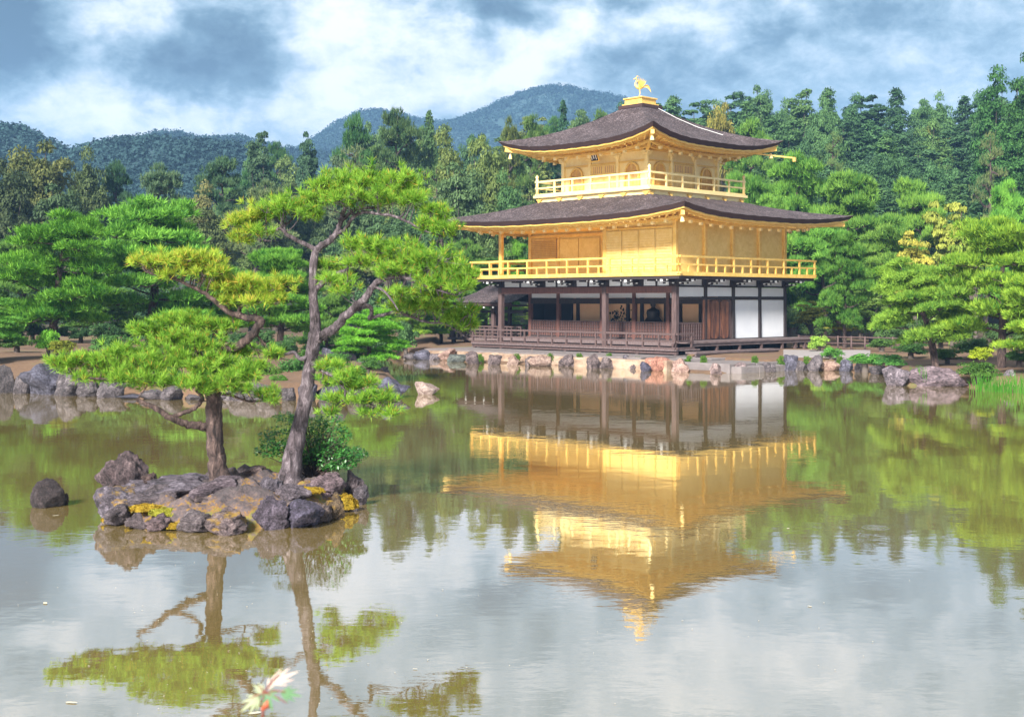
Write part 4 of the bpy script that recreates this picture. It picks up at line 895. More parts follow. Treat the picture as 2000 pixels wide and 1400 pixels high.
irock(262, 1006, 1034, 44, 'small front rock, first from the left along the island waterline', SR[4], (1.1, 1, 1))
irock(305, 1005, 1037, 56, 'pinkish front rock, second from the left along the island waterline', SR[1], (1.35, 1.1, 1.1), None, 1.2)
irock(375, 1000, 1040, 78, 'flat grey front rock in the middle of the island waterline', SR[5], (1.1, 1.05, 1.05), None, .2)
irock(448, 998, 1040, 96, 'lumpy brownish front rock right of the middle of the island waterline', SM[1], (1.2, 1.05, 1.0), None, 2.1)
irock(525, 965, 1034, 70, 'tall crinkled dark rock at the island front right of the moss', SR[6], (.8, .75, .95), None, .4)
irock(590, 968, 1030, 96, 'dark blue-black craggy rock at the right front of the island', SR[0], (.62, .62, .9), None, 1.9)
irock(525, 936, 985, 66, 'dome-shaped purple rock right behind the golden moss', SR[5], (.95, .95, 1.1), 16.7, .9)
irock(492, 910, 945, 70, 'pale tan flat-topped rock between the two pines', SR[3], (1.7, 1.45, 1.3), 17.6, .4)
irock(642, 917, 975, 72, 'pinkish slanted rock at the right of the leaning pine', SR[2], (1.6, 1.35, 1.4), 17.4, .8, .8, tilt=(0, .15))
irock(690, 920, 972, 50, 'pink-grey rock behind the pinkish slanted rock', SR[4], (1.4, 1.3, 1.35), 17.9, 2)
irock(703, 945, 985, 34, 'small grey rock at the far right tip of the island', SR[1], (1.1, 1.1, 1.2), 17.4)
irock(652, 965, 1012, 40, 'golden-brown mossy rock at the right front of the island', SM[2], (1.1, .9, .5), 16.2)
irock(598, 945, 965, 36, 'small bluish stone behind the dark craggy rock', SR[6], (1.1, 1.1, 1.4), 17.1)
irock(300, 955, 1005, 120, 'long grey slab between the left rocks and the moss band', SR[4], (1.0, .95, 1.0), 16.2, .1, .6)
irock(390, 968, 1000, 90, 'low brown-grey slab above the middle front rocks', SR[6], (1.1, .95, .9), 16.1, 1.1, .6)
irock(560, 948, 985, 80, 'ridged grey rock in front of the leaning pine base', SR[3], (1.0, .95, 1.05), 16.6, 2.3, .7)
irock(620, 985, 1022, 60, 'brownish rock at the right front corner of the island', SR[5], (1.1, .95, .8), 16.0, .7)
irock(225, 985, 1026, 60, 'low dark rock at the left front corner of the island', SR[3], (.9, .85, .9), 15.8, .7)
irock(475, 958, 975, 40, 'small grey stone beside the pine roots', SR[2], (1.1, 1.05, 1.1), 16.9)
px_rock(88, 947, 991, 50, 'dark round rock alone in the water left of the island', None, (.36, .31, .31), rock_mesh('rock', 91, M['rock'], 4, -3, .14), rz=.4)
px_rock(124, 965, 986, 18, 'tiny dark stone touching the dark round rock in the water', None, (.45, .4, .35), SR[1])
def moss_clump(px, py, w_, h_, Y, label, col):
    c = at(px, py, Y); rg = np.random.default_rng(int(px)); n = 5200; d = unit(rg.normal(0, 1, (n, 3))); d[:, 2] = np.abs(d[:, 2]); s_ = np.array([w_, w_ * .8, h_]) / FPX * Y
    lump = 1 + .18 * np.sin(d[:, :1] * 7 + px) * np.sin(d[:, 1:2] * 6)
    V_, F = leaves(np.array(c) + d * s_ * lump * rg.uniform(.86, 1, (n, 1)), d, .016, rg, .45, .7)
    tag(mesh_np('moss_clump', V_, F, col), label, 'moss')
M['moss_gold'] = foliage('golden_moss_tips', (.24, .14, .015), (.44, .33, .04), None, 0, .15, .9, nscale=6)
M['moss_lime'] = foliage('lime_moss_tips', (.18, .17, .02), (.36, .36, .05), None, 0, .15, .9, nscale=6)
moss_clump(674, 992, 24, 26, 16.9, 'bright golden moss cushion at the right end of the island', M['moss_gold'])
moss_clump(226, 1016, 26, 13, 16.0, 'orange moss cushion at the left waterline of the island', M['moss_gold'])
moss_clump(330, 1003, 40, 11, 15.9, 'yellow-green moss cushion behind the small front rocks', M['moss_lime'])
moss_clump(470, 985, 48, 14, 16.4, 'yellow-green moss mound in the middle of the island', M['moss_lime'])
moss_clump(395, 995, 40, 10, 16.1, 'orange moss strip in the middle front of the island', M['moss_gold'])
moss_clump(262, 1026, 16, 7, 15.7, 'tiny orange moss cushion between the first two front rocks', M['moss_gold'])
moss_clump(340, 1030, 14, 8, 15.5, 'tiny golden moss cushion right of the pinkish front rock', M['moss_gold'])
moss_clump(412, 1026, 16, 9, 15.6, 'small golden moss cushion between the middle front rocks', M['moss_gold'])
moss_clump(500, 1012, 22, 14, 15.9, 'golden moss cushion left of the dark front rocks', M['moss_gold'])
moss_clump(640, 1000, 20, 14, 16.3, 'brown-gold moss cushion at the right front waterline', M['moss_gold'])
moss_clump(285, 995, 34, 10, 16.0, 'orange moss strip above the left front rocks', M['moss_gold'])
moss_clump(600, 960, 34, 8, 17.0, 'orange moss patch right of the leaning pine', M['moss_gold'])

# ------------------------------------------------------------------ the two foreground pines, traced limb by limb
def fg_pine(name, Y, limbs, pads, mats, seed, label, k=28, dens=60):
    rg = np.random.default_rng(seed); s_ = Y / FPX; base = at(limbs[0][0][0], limbs[0][0][1], Y)
    root = empty(name, base); tag(root, label, 'pine tree'); b0 = np.array(base); wood_ = NB(); skel = []
    for li, l in enumerate(limbs):
        pts = np.array([[*(np.array(at(p[0], p[1], Y)) + np.array([0, p[2], 0]) - b0), p[3] * s_] for p in l]); sp_ = smooth_path(pts, 5)
        jit = rg.normal(0, 1, (len(sp_), 3)) * sp_[:, 3:4] * (.16 if li else .06); jit[0] = 0
        sp_[:, :3] += jit; sp_[:, 3] = np.maximum(sp_[:, 3], .004); wood_.tube(sp_[:, :3], sp_[:, 3], 12 if sp_[0, 3] > .05 else 7, .09, seed + li); skel.append(sp_)
    S = np.concatenate([a[len(a) // 4:] if i == 0 else a for i, a in enumerate(skel)])
    P_all = []; D_all = []; yel = []
    for (px, py, dz, rx, ry) in pads:
        c = np.array(at(px, py, Y)) + np.array([0, dz, 0]) - b0; r3 = np.array([rx, rx * .8, ry]) * s_
        ns = max(4, int(rx / 5.5)); sub = c + unit(rg.normal(0, 1, (ns, 3))) * r3 * rg.uniform(.25, .95, (ns, 1)) * np.array([1, 1, .75]) - np.array([0, 0, r3[2] * .25])
        rx *= 1.16; ry *= 1.2; r3 = r3 * np.array([1.16, 1.16, 1.2]); n = int(rx * ry * math.pi / dens); d = unit(rg.normal(0, 1, (n, 3))); d[:, 2] = np.where(d[:, 2] < -.25, -d[:, 2], d[:, 2])
        lump = 1 + .22 * np.sin(d[:, 0] * 5 + px) * np.cos(d[:, 1] * 5 + py) + .28 * np.sin(d[:, 0] * 11 + py) * np.sin(d[:, 1] * 9 + px) + rg.normal(0, .07, n)
        P = c + d * r3 * (rg.uniform(.25, 1, (n, 1)) ** .45) * lump[:, None]
        near = rg.random(n) < .8; pick = rg.integers(0, ns, n); P = np.where(near[:, None], sub[pick] + d * np.minimum(r3, .32) * np.array([.42, .42, .5]) * (rg.uniform(.2, 1, (n, 1)) ** .5), P)
        D = unit(d * np.array([.55, .55, .3]) + np.array([0, 0, .75]) + rg.normal(0, .2, (n, 3)))
        P_all.append(P); D_all.append(D)
        allow = S
        for q_ in sub:      # branchlets from the nearest limb to inside the pad
            dd = np.linalg.norm(allow[:, :3] - q_, axis=1); a = allow[dd.argmin(), :3]; L = dd.min()
            mid1 = a * .65 + q_ * .35 + rg.normal(0, .07, 3) * L - np.array([0, 0, .04 * L]); mid2 = a * .3 + q_ * .7 + rg.normal(0, .08, 3) * L
            r_ = min(.016, .005 + .012 * L); wood_.tube(smooth_path([(*a, r_), (*mid1, r_ * .8), (*mid2, r_ * .65), (*q_, r_ * .45)], 3)[:, :3], np.linspace(r_, r_ * .45, 10), 5, .1, seed)
        own = np.argmin(np.linalg.norm(P[:, None] - sub[None], axis=2), axis=1)
        for i in range(n):
            q_ = sub[own[i]]; m1 = q_ * .45 + P[i] * .55 + rg.normal(0, .018, 3) - np.array([0, 0, .015]); wood_.tube([q_, m1, P[i] + D[i] * .02], [.0042, .0032, .0022], 3)
    o = bpy.data.objects.new('trunk', wood_.me('trunk', mats[0])); C.objects.link(o); o.parent = root; o.data.polygons.foreach_set('use_smooth', np.ones(len(o.data.polygons), dtype=bool))
    P = np.concatenate(P_all); D = np.concatenate(D_all)
    nb = NB(); nb.add(*tufts(P, D, k, rg.uniform(.085, .135, len(P)), .0085, .62, rg)); nb.add(*tufts(P - D * .03, D, k // 3, .07, .007, .9, rg))
    nb2 = nb.me('crown', mats[1]); nb2.materials.append(mats[2])
    yl = mats[3] if len(mats) > 3 else None
    o = bpy.data.objects.new('crown', nb2); C.objects.link(o); o.parent = root
    if yl:     # tufts inside the named region carry the yellowing needles
        ty = np.repeat([(yl(p + b0)) for p in P], k); idx = np.zeros(len(nb2.polygons), np.int32); idx[:len(ty)] = ty; nb2.polygons.foreach_set('material_index', idx)
    return root
Y_B = 17.3
limbsB = [
 [(563, 952, 0, 30), (566, 935, 0, 23), (573, 885, 0, 18), (585, 835, 0, 15.5), (597, 770, 0, 13.5), (604, 720, 0, 12.5), (612, 670, 0, 13), (616, 640, 0, 11), (613, 595, 0, 9), (611, 545, 0, 8.5), (615, 496, 0, 7.5), (624, 484, 0, 7)],
 [(620, 486, 0, 7), (642, 472, .02, 6.5), (655, 455, .05, 6), (665, 430, .08, 5), (672, 405, .12, 4), (690, 385, .1, 3)],
 [(620, 488, 0, 5), (590, 474, -.05, 4.6), (566, 462, -.08, 4.2), (552, 448, -.1, 3.6), (536, 452, -.12, 3), (518, 447, -.15, 2.6), (490, 441, -.18, 2), (464, 434, -.2, 1.5)],
 [(654, 458, .05, 5), (672, 450, 0, 4), (692, 425, -.1, 3.8), (712, 416, -.15, 3.4), (742, 420, -.18, 3), (772, 424, -.2, 2.8), (800, 436, -.22, 2.4), (830, 452, -.25, 2), (862, 462, -.28, 1.3)],
 [(664, 432, .08, 4), (690, 408, .2, 3.4), (730, 402, .3, 2.8), (760, 392, .35, 2.2), (790, 385, .35, 1.6)],
 [(560, 458, -.08, 3), (556, 442, 0, 2.6), (566, 430, .1, 2), (585, 405, .15, 1.6)],
 [(615, 566, 0, 6.5), (640, 544, 0, 5.5), (662, 534, 0, 4.6), (680, 526, -.1, 3.2), (695, 512, -.15, 2.4), (720, 500, -.2, 1.8)],
 [(632, 550, 0, 4), (648, 520, .15, 3), (664, 504, .2, 2.4), (690, 495, .25, 1.6)],
 [(616, 664, 0, 10), (634, 652, -.05, 9), (656, 640, -.12, 8.5), (680, 616, -.2, 8), (702, 594, -.25, 7.5), (722, 578, -.3, 7), (735, 558, -.3, 6), (748, 548, -.32, 5.4), (772, 541, -.35, 4.4), (800, 545, -.4, 3.6), (830, 555, -.42, 3), (862, 568, -.45, 2.4), (896, 577, -.5, 1.6)],
 [(690, 606, -.2, 6), (706, 600, .1, 5), (718, 598, .2, 4.6), (722, 612, .3, 4), (716, 622, .3, 3.8), (740, 616, .35, 3.8), (770, 611, .38, 3.4), (800, 620, .4, 3), (832, 630, .4, 2.6), (866, 633, .4, 2.2), (890, 648, .4, 1.7), (908, 660, .4, 1.2)],
 [(744, 550, -.3, 3.6), (748, 528, -.2, 2.6), (742, 515, -.15, 2), (750, 500, -.1, 1.4)],
 [(735, 560, -.3, 3), (760, 570, -.6, 2.4), (776, 590, -.65, 1.8), (786, 606, -.6, 1.2)],
 [(610, 690, 0, 5), (590, 700, -.1, 4.4), (578, 688, -.15, 3.4), (560, 690, -.2, 2.6), (545, 682, -.2, 1.8), (535, 690, -.2, 1.2)],
 [(606, 706, 0, 5), (624, 715, -.2, 4), (656, 732, -.35, 3.2), (684, 757, -.45, 2.8), (706, 772, -.5, 2.2), (740, 786, -.55, 1.6), (775, 800, -.6, 1.1)],
 [(682, 754, -.45, 2), (682, 770, -.5, 1.6), (668, 785, -.5, 1.3), (652, 794, -.5, 1)]]
padsB = [(705, 352, .15, 62, 24), (770, 356, .1, 56, 26), (655, 362, .05, 46, 24), (735, 388, -.15, 60, 24), (800, 388, -.05, 44, 26), (675, 392, -.25, 46, 20), (610, 385, 0, 42, 22), (560, 402, -.05, 46, 20), (520, 422, -.15, 44, 20), (478, 436, -.2, 34, 18), (505, 455, -.25, 34, 14),
         (848, 420, -.2, 32, 20), (838, 446, -.25, 36, 18), (878, 455, -.3, 26, 14), (470, 470, -.2, 26, 12), (600, 420, -.1, 34, 16),
         (712, 476, -.1, 36, 20), (745, 492, -.15, 46, 20), (800, 500, -.2, 54, 26), (852, 512, -.3, 50, 26), (886, 536, -.35, 40, 22), (905, 562, -.45, 32, 16), (845, 548, -.45, 46, 20), (780, 528, -.3, 46, 18), (700, 512, -.2, 34, 16), (662, 548, -.1, 44, 14), (680, 566, -.2, 30, 10), (640, 520, .15, 30, 12),
         (800, 598, .2, 50, 18), (842, 600, .3, 48, 22), (880, 620, .35, 40, 20), (905, 640, .4, 28, 18), (850, 580, -.1, 48, 14), (918, 610, .2, 18, 12), (780, 575, -.4, 34, 12),
         (650, 716, -.3, 26, 12), (684, 736, -.4, 36, 18), (716, 748, -.45, 34, 16), (745, 770, -.5, 34, 16), (770, 796, -.55, 22, 12), (700, 776, -.5, 34, 12), (664, 776, -.45, 26, 12), (650, 800, -.5, 20, 10), (730, 800, -.5, 26, 8), (640, 745, -.2, 22, 10), (545, 694, -.2, 26, 6)]
M['bark_fg'] = pbr('purple_grey_pine_bark', barkcol((.018, .013, .015), (.10, .078, .09), (.27, .23, .255)), .9, 0, barkbump)
fg_pine('pine_tree', Y_B, limbsB, padsB, (M['bark_fg'], M['needle_fg'], M['needle_yel'], lambda p: (p[0] < at(505, 400, Y_B).x) and p[2] < at(0, 425, Y_B).z + 10), 7, 'taller leaning pine with a grey trunk and an umbrella crown on the rock island')
Y_A = 16.9
limbsA = [
 [(434, 948, 0, 30), (430, 930, 0, 21), (425, 900, 0, 17.5), (421, 872, 0, 16.5), (419, 830, 0, 16), (418, 790, 0, 15.5), (416, 765, 0, 14), (420, 735, .15, 12), (428, 705, .2, 10.5), (430, 690, .15, 10)],
 [(428, 692, .15, 9.5), (446, 683, 0, 9), (466, 676, -.05, 8.6), (488, 660, -.1, 8.2), (505, 642, -.1, 8), (512, 628, -.1, 7.6), (502, 621, -.05, 7.2), (480, 620, 0, 6.8), (458, 614, .05, 6.2), (438, 604, .05, 5.6), (420, 588, 0, 4.6), (402, 573, -.05, 4), (380, 561, -.1, 3.5), (352, 547, -.15, 2.8), (330, 540, -.2, 2.2), (306, 537, -.2, 1.5)],
 [(470, 618, 0, 4.5), (466, 604, .05, 3.8), (480, 592, .1, 3), (510, 585, .12, 2.4), (540, 578, .1, 1.6)],
 [(410, 836, 0, 8.5), (392, 829, -.1, 8), (370, 825, -.2, 7), (350, 814, -.3, 6.4), (335, 803, -.35, 5.6), (318, 791, -.38, 5), (300, 783, -.4, 4.4), (286, 775, -.42, 3.6)],
 [(347, 812, -.3, 5), (362, 805, -.25, 4.6), (380, 798, -.2, 4.4), (392, 790, -.15, 4.2), (398, 776, -.1, 4), (388, 760, -.15, 3)],
 [(412, 770, 0, 5), (396, 752, -.2, 4), (360, 735, -.35, 3.6), (310, 730, -.45, 3.2), (262, 738, -.5, 2.8), (230, 736, -.5, 2.4), (200, 733, -.5, 1.9), (170, 727, -.5, 1.3)],
 [(422, 735, .1, 5), (390, 700, .2, 4), (350, 670, .25, 3.4), (310, 655, .3, 2.4)],
 [(430, 700, .1, 4.5), (425, 675, .3, 4), (430, 655, .35, 3)],
 [(422, 770, 0, 4), (450, 770, -.1, 3), (490, 782, -.15, 2.2), (515, 780, -.2, 1.6), (535, 774, -.2, 1)],
 [(424, 745, 0, 4), (452, 730, -.2, 3), (490, 722, -.25, 2)]]
padsA = [(300, 515, -.15, 34, 14), (345, 510, -.1, 52, 22), (390, 512, 0, 48, 20), (420, 530, -.05, 40, 16), (345, 540, -.15, 34, 10), (440, 560, .05, 48, 24), (490, 560, .1, 52, 22), (545, 565, .1, 42, 22), (520, 585, -.05, 44, 14), (460, 588, -.05, 46, 14), (275, 512, -.2, 18, 6),
         (330, 628, .3, 44, 18), (375, 632, .3, 46, 20), (425, 640, .3, 40, 18), (290, 650, .25, 42, 20), (345, 664, .05, 54, 22), (400, 672, 0, 46, 20), (260, 690, -.1, 48, 22), (220, 708, -.3, 50, 26), (300, 705, -.25, 54, 26), (165, 712, -.4, 42, 22), (135, 708, -.45, 22, 12), (200, 735, -.45, 34, 14), (262, 732, -.45, 46, 22), (315, 742, -.5, 40, 20),
         (355, 705, -.1, 44, 22), (400, 712, -.35, 46, 22), (440, 705, -.1, 40, 18), (385, 745, -.5, 40, 18), (425, 748, -.45, 46, 22), (465, 735, -.35, 44, 18), (500, 722, -.2, 36, 16), (480, 758, -.4, 30, 10), (470, 690, .1, 34, 12), (535, 768, -.2, 30, 15), (520, 690, .05, 26, 10)]
xA = at(300, 500, Y_A).z
zsplit = at(0, 606, Y_A).z
fg_pine('pine_tree', Y_A, limbsA, padsA, (M['bark_dark'], M['needle_fg'], M['needle_yel'], lambda p: p[2] > zsplit), 11, 'shorter dark-trunked pine with wide low branches on the rock island')
# roots
rt = empty('tree_root', at(440, 955, 16.7)); 
tag(rt, 'twisted grey root crawling from the left pine over the island rocks', 'root'); b0 = at(440, 955, 16.7)
mb = MB()
for l in ([(436, 940, 0, 12), (456, 948, -.1, 9), (462, 958, -.25, 7), (440, 966, -.4, 6), (415, 972, -.5, 4), (400, 978, -.55, 2)], [(440, 942, 0, 10), (470, 944, -.05, 6), (490, 952, -.1, 3)], [(425, 944, 0, 10), (395, 950, -.15, 6), (370, 958, -.25, 3)]):
    p = smooth_path([(*(at(a, b, 16.7) + Vector((0, c, 0)) - b0), r * 16.7 / FPX) for a, b, c, r in l], 4); mb.tube(p[:, :3], p[:, 3], 9, .12, 3)
mb.build('root_wood', M['bark_fg'], rt, True)
# leafy bush behind the leaning pine
bu = empty('bush', at(612, 928, 17.7)); tag(bu, 'glossy green leafy bush growing behind the leaning pine trunk', 'bush')
rg = np.random.default_rng(3); nb = NB(); wdn = NB(); b0 = np.array(at(612, 928, 17.7)); s_ = 17.7 / FPX
for (px, py, rx, ry, n, dz) in [(640, 890, 46, 34, 1500, .1), (685, 888, 34, 18, 650, 0), (605, 880, 40, 30, 1000, .1), (545, 858, 44, 26, 700, .05), (525, 880, 30, 14, 260, 0), (595, 832, 44, 22, 520, .1), (560, 815, 34, 12, 170, .1), (650, 850, 40, 22, 600, .1), (640, 820, 34, 14, 200, .1), (575, 895, 30, 20, 400, 0), (660, 905, 40, 14, 500, 0)]:
    c = np.array(at(px, py, 17.7)) - b0 + np.array([0, dz, 0]); r3 = np.array([rx, rx * .8, ry]) * s_
    d = unit(rg.normal(0, 1, (n, 3))); P = c + d * r3 * rg.uniform(.3, 1.08, (n, 1)) ** .6; nb.add(*leaves(P, d * .4 + np.array([0, -.2, 1]), .026, rg, .45, .55))
    for k in range(max(3, n // 60)):
        t_ = P[rg.integers(n)]; wdn.tube([np.array([rg.normal(0, .05), 0, -.05]), t_ * .5 + rg.normal(0, .03, 3), t_], [.008, .006, .003], 4)
for nm, b_, mt in (('leaves', nb, M['leaf_bush']), ('stems', wdn, M['bark_dark'])):
    o = bpy.data.objects.new(nm, b_.me(nm, mt)); C.objects.link(o); o.parent = bu

# ------------------------------------------------------------------ tree templates (mesh pairs: trunk, crown) about one unit = one metre
def T_pine(seed, h=6.0, Rr=2.6, layers=9, lean=.5, lo=.2, k=9, L=.27, wd=.042, per=58, padr=.30, flat=.25, thin=1.0):
    rg = np.random.default_rng(seed); nb = NB(); fo = NB()
    tr = [(0, 0, -.4, .20)] ; x = y = 0
    for i in range(1, 8):
        f = i / 7; x = lean * math.sin(f * 2.2 + seed) * f; y = lean * .6 * math.cos(f * 3 + seed * 2) * f; tr.append((x, y, h * .93 * f, .19 * (1 - f) ** .8 * h / 6 + .025))
    tp = smooth_path(tr, 4); nb.tube(tp[:, :3], tp[:, 3], 8, .08, seed)
    P, D = [], []
    def pad(c, r):
        n = int(per * thin * (r / .7) ** 1.6) + 8; d = unit(rg.normal(0, 1, (n, 3))); d[:, 2] = np.where(d[:, 2] < -.1, -d[:, 2] * .8, d[:, 2])
        lump = 1 + .25 * np.sin(d[:, 0] * 6 + c[0] * 9) * np.cos(d[:, 1] * 6 + c[1] * 7) + rg.normal(0, .1, n)
        q_ = c + d * np.array([r, r, r * flat]) * (rg.uniform(.2, 1, (n, 1)) ** .4) * lump[:, None]; q_[:, 2] -= .10 * r * (np.hypot(d[:, 0], d[:, 1])) ** 3
        P.append(q_); D.append(d * np.array([.55, .55, .3]) + np.array([0, 0, .62]))
    ang = seed * 1.7
    for li in range(layers * 2):
        f = (li + .5) / (layers * 2); z = h * (lo + (.95 - lo) * f) ; ang += 2.4 + rg.normal(0, .25)
        prof = (math.sin(math.pi * min(1, (f * .82 + .22))) ** .7) if f < .9 else .45
        Ll = Rr * prof * rg.uniform(.75, 1.12); i = min(int(z / (h * .93) * 28), len(tp) - 1); o = tp[np.argmin(np.abs(tp[:, 2] - z * .93)), :3]
        dr = np.array([math.cos(ang), math.sin(ang), 0]); sd_ = np.array([-dr[1], dr[0], 0])
        rise = rg.uniform(-.12, .32) * Ll * (1 if f > .3 else .4)
        pts = [(*o, .07 * (1 - f * .5) * h / 6)] + [(*(o + dr * Ll * t + sd_ * Ll * .12 * math.sin(t * 5 + li) + np.array([0, 0, rise * t + .06 * Ll * math.sin(t * 4 + li)])), .065 * (1 - t * .8) * (1 - f * .4) * h / 6) for t in (.3, .55, .8, 1)]
        sp_ = smooth_path(pts, 3); nb.tube(sp_[:, :3], sp_[:, 3], 5, .1, li)
        for t in (.42, .7, .98):
            c = sp_[int(t * (len(sp_) - 1)), :3]; r = Rr * padr * rg.uniform(.8, 1.2) * (1.1 - .25 * t)
            for s2 in ((0,) if t < .5 else (-1, 1)):
                r2 = r * rg.uniform(.6, 1.25); cc = c + sd_ * s2 * r * .75 + np.array([0, 0, .12 * r + rg.normal(0, .13)]); pad(cc, r2)
                if s2: nb.tube([c, (c + cc) / 2 - np.array([0, 0, .03]), cc], [.03, .022, .012], 4)
    pad(tp[-1, :3] + np.array([0, 0, .05]), Rr * padr * .8)
    P = np.concatenate(P); D = np.concatenate(D); fo.add(*tufts(P, D, k, L, wd, .55, rg, 0, .35))
    return nb.me('trunk', M['bark_dark']), fo.me('crown', M['needle']), h, Rr
def T_conifer(seed, h=14.0, Rr=2.6, n=12000, leaf=.19, lo=.18, droop=.35, top=1.0):
    rg = np.random.default_rng(seed); nb = NB(); fo = NB(); nb.tube([(0, 0, -1), (.05, 0, h * .5), (0, 0, h * .97)], [.26, .17, .03], 7, .05, seed)
    P, Nn = [], []; nbz = 110; ang = seed
    for b in range(nbz):
        f = (b / nbz) ** .9; z = h * (lo + (1 - lo) * f) + rg.normal(0, .15); ang += 2.4 + rg.normal(0, .3)
        r = Rr * ((1 - f ** 2.2) ** .9) * rg.uniform(.55, 1.2) * (1 + .2 * math.sin(f * 11 + seed)) * min(1, .55 + f * 3) + .18
        dr = np.array([math.cos(ang), math.sin(ang), 0]); m_ = int(n / nbz * (.35 + 1.3 * (1 - f)))
        t = rg.uniform(.1, 1, m_) ** .6; up = .22 * r * np.sin(t * 2.6) - droop * r * .25 * t ** 2
        c = dr * (t * r)[:, None]; c[:, 2] = z + up; c += rg.normal(0, 1, (m_, 3)) * np.array([.26, .26, .16]) * (1.1 - .4 * t)[:, None]
        P.append(c); Nn.append(np.tile(dr * .5 + np.array([0, 0, .7]), (m_, 1)))
        if b % 3 == 0: nb.tube([(0, 0, z - .2), tuple(dr * r * .5 + np.array([0, 0, z])), tuple(dr * r * .9 + np.array([0, 0, z + up[-1]]))], [.05, .035, .012], 4)
    P = np.concatenate(P); fo.add(*leaves(P, np.concatenate(Nn), leaf, rg, .42, .6)); return nb.me('trunk', M['bark_far']), fo.me('crown', M['leaf']), h, Rr
def T_broad(seed, h=10.0, Rr=3.6, nc=80, leaf=.155, per=190, lo=.25, flat=1.0, clr=.95):
    rg = np.random.default_rng(seed); nb = NB(); fo = NB(); nb.tube([(0, 0, -1), (.1, .1, h * .3), (0, .1, h * .6)], [.3, .22, .1], 8, .1, seed); P, Nn = [], []
    cz = h * (.5 + lo / 2); rz_ = h * (1 - lo) / 2
    for c_ in range(nc):
        d = unit(rg.normal(0, 1, 3)); d[2] = d[2] if d[2] > -.6 else -d[2]; rad = rg.uniform(.35, .92) if c_ % 3 else rg.uniform(.1, .6)
        c = np.array([0, 0, cz]) + d * np.array([Rr, Rr, rz_]) * rad * (1 + .12 * math.sin(d[0] * 4 + seed)); r = clr * rg.uniform(.6, 1.25) * Rr / 3.6
        dd = unit(rg.normal(0, 1, (per, 3))); dd[:, 2] = np.where(dd[:, 2] < -.35, -dd[:, 2], dd[:, 2])
        P.append(c + dd * r * np.array([1, 1, .62 * flat]) * rg.uniform(.55, 1.08, (per, 1))); Nn.append(dd + np.array([0, 0, .5]))
        if c_ % 4 == 0: nb.tube([(0, .1, h * rg.uniform(.25, .5)), tuple((c + np.array([0, 0, h * .35])) / 2), tuple(c)], [.11, .07, .03], 5)
    fo.add(*leaves(np.concatenate(P), np.concatenate(Nn), leaf, rg, .5, .55)); return nb.me('trunk', M['bark_far']), fo.me('crown', M['leaf']), h, Rr
TP = {'pine': [T_pine(s, lean=l) for s, l in ((1, .5), (2, .8), (3, .3), (4, .6), (5, .4))],
      'loose': [T_pine(s, 9, 2.8, 6, .8, .5, 7, .32, .06, 40, .30, .32, .8) for s in (11, 12, 13)],
      'conifer': [T_conifer(1, Rr=3.2), T_broad(51, 14, 2.9, 120, .16, 130, .08, 1.0, .85), T_conifer(2, Rr=3.5), T_broad(52, 14, 3.0, 120, .16, 130, .1, 1.0, .9), T_broad(53, 14, 2.7, 110, .16, 130, .1, .9, .8)],
      'broad': [T_broad(s) for s in (1, 2, 3)], 'maple': [T_broad(s, 6, 3.0, 70, .15, 110, .2, .42, .8) for s in (7, 8)],
      'shrub': [T_broad(s, 1.6, 1.5, 34, .085, 120, .0, .8, 1.3) for s in (21, 22)],
      'cedar': [T_broad(s, 18, 3.1, 120, .18, 150, .12, 1.0, 1.15) for s in (31, 32)], 'bare': [T_pine(41, 11, 2.6, 6, .9, .45, 5, .3, .05, 16, .26, .35, .5)]}
NAMES = {'pine': 'pine_tree', 'loose': 'red_pine_tree', 'conifer': 'cypress_tree', 'broad': 'broadleaf_tree', 'maple': 'maple_tree', 'shrub': 'shrub', 'cedar': 'cedar_tree', 'bare': 'bare_tree'}
CATS = {'pine': 'pine tree', 'loose': 'pine tree', 'conifer': 'conifer', 'broad': 'broadleaf tree', 'maple': 'maple tree', 'shrub': 'shrub', 'cedar': 'cedar tree', 'bare': 'tree'}
tr_rng = random.Random(77)
def tree(kind, px, top, Y, half, label, col=(1, 1, 1), group=None, var=None, rz=None, base=None, tilt=0):
    tm, cm, h0, r0 = TP[kind][(var if var is not None else tr_rng.randrange(99)) % len(TP[kind])]
    x = (px - 1000) / FPX * Y; z0 = ground_z(x, Y) if base is None else CAMZ - (base - HOR) / FPX * Y
    ht = CAMZ - (top - HOR) / FPX * Y - z0; ht = max(ht, .6); sxy = half / FPX * Y / r0 / 1.08; sz = ht / h0 / 1.02
    if kind in ('pine',): col = (col[0] * 1.5, col[1] * .98, col[2] * .75)
    if kind == 'maple': col = tuple(c * 1.15 for c in col)
    if kind in ('loose', 'bare'): col = (min(col[0], 2) * .62, col[1] * .58, col[2] * .8)
    t = empty(NAMES[kind], (x, Y, z0), tr_rng.uniform(0, 6.28) if rz is None else rz); t.scale = (sxy, sxy, sz); t.rotation_euler.y = tilt
    tag(t, label, CATS[kind], group); jt = tr_rng.uniform(.88, 1.12)
    for nm, me in (('trunk', tm), ('crown', cm)):
        o = bpy.data.objects.new(nm, me); C.objects.link(o); o.parent = t; o.color = (col[0] * jt, col[1] * jt, col[2] * jt, 1)
    return t

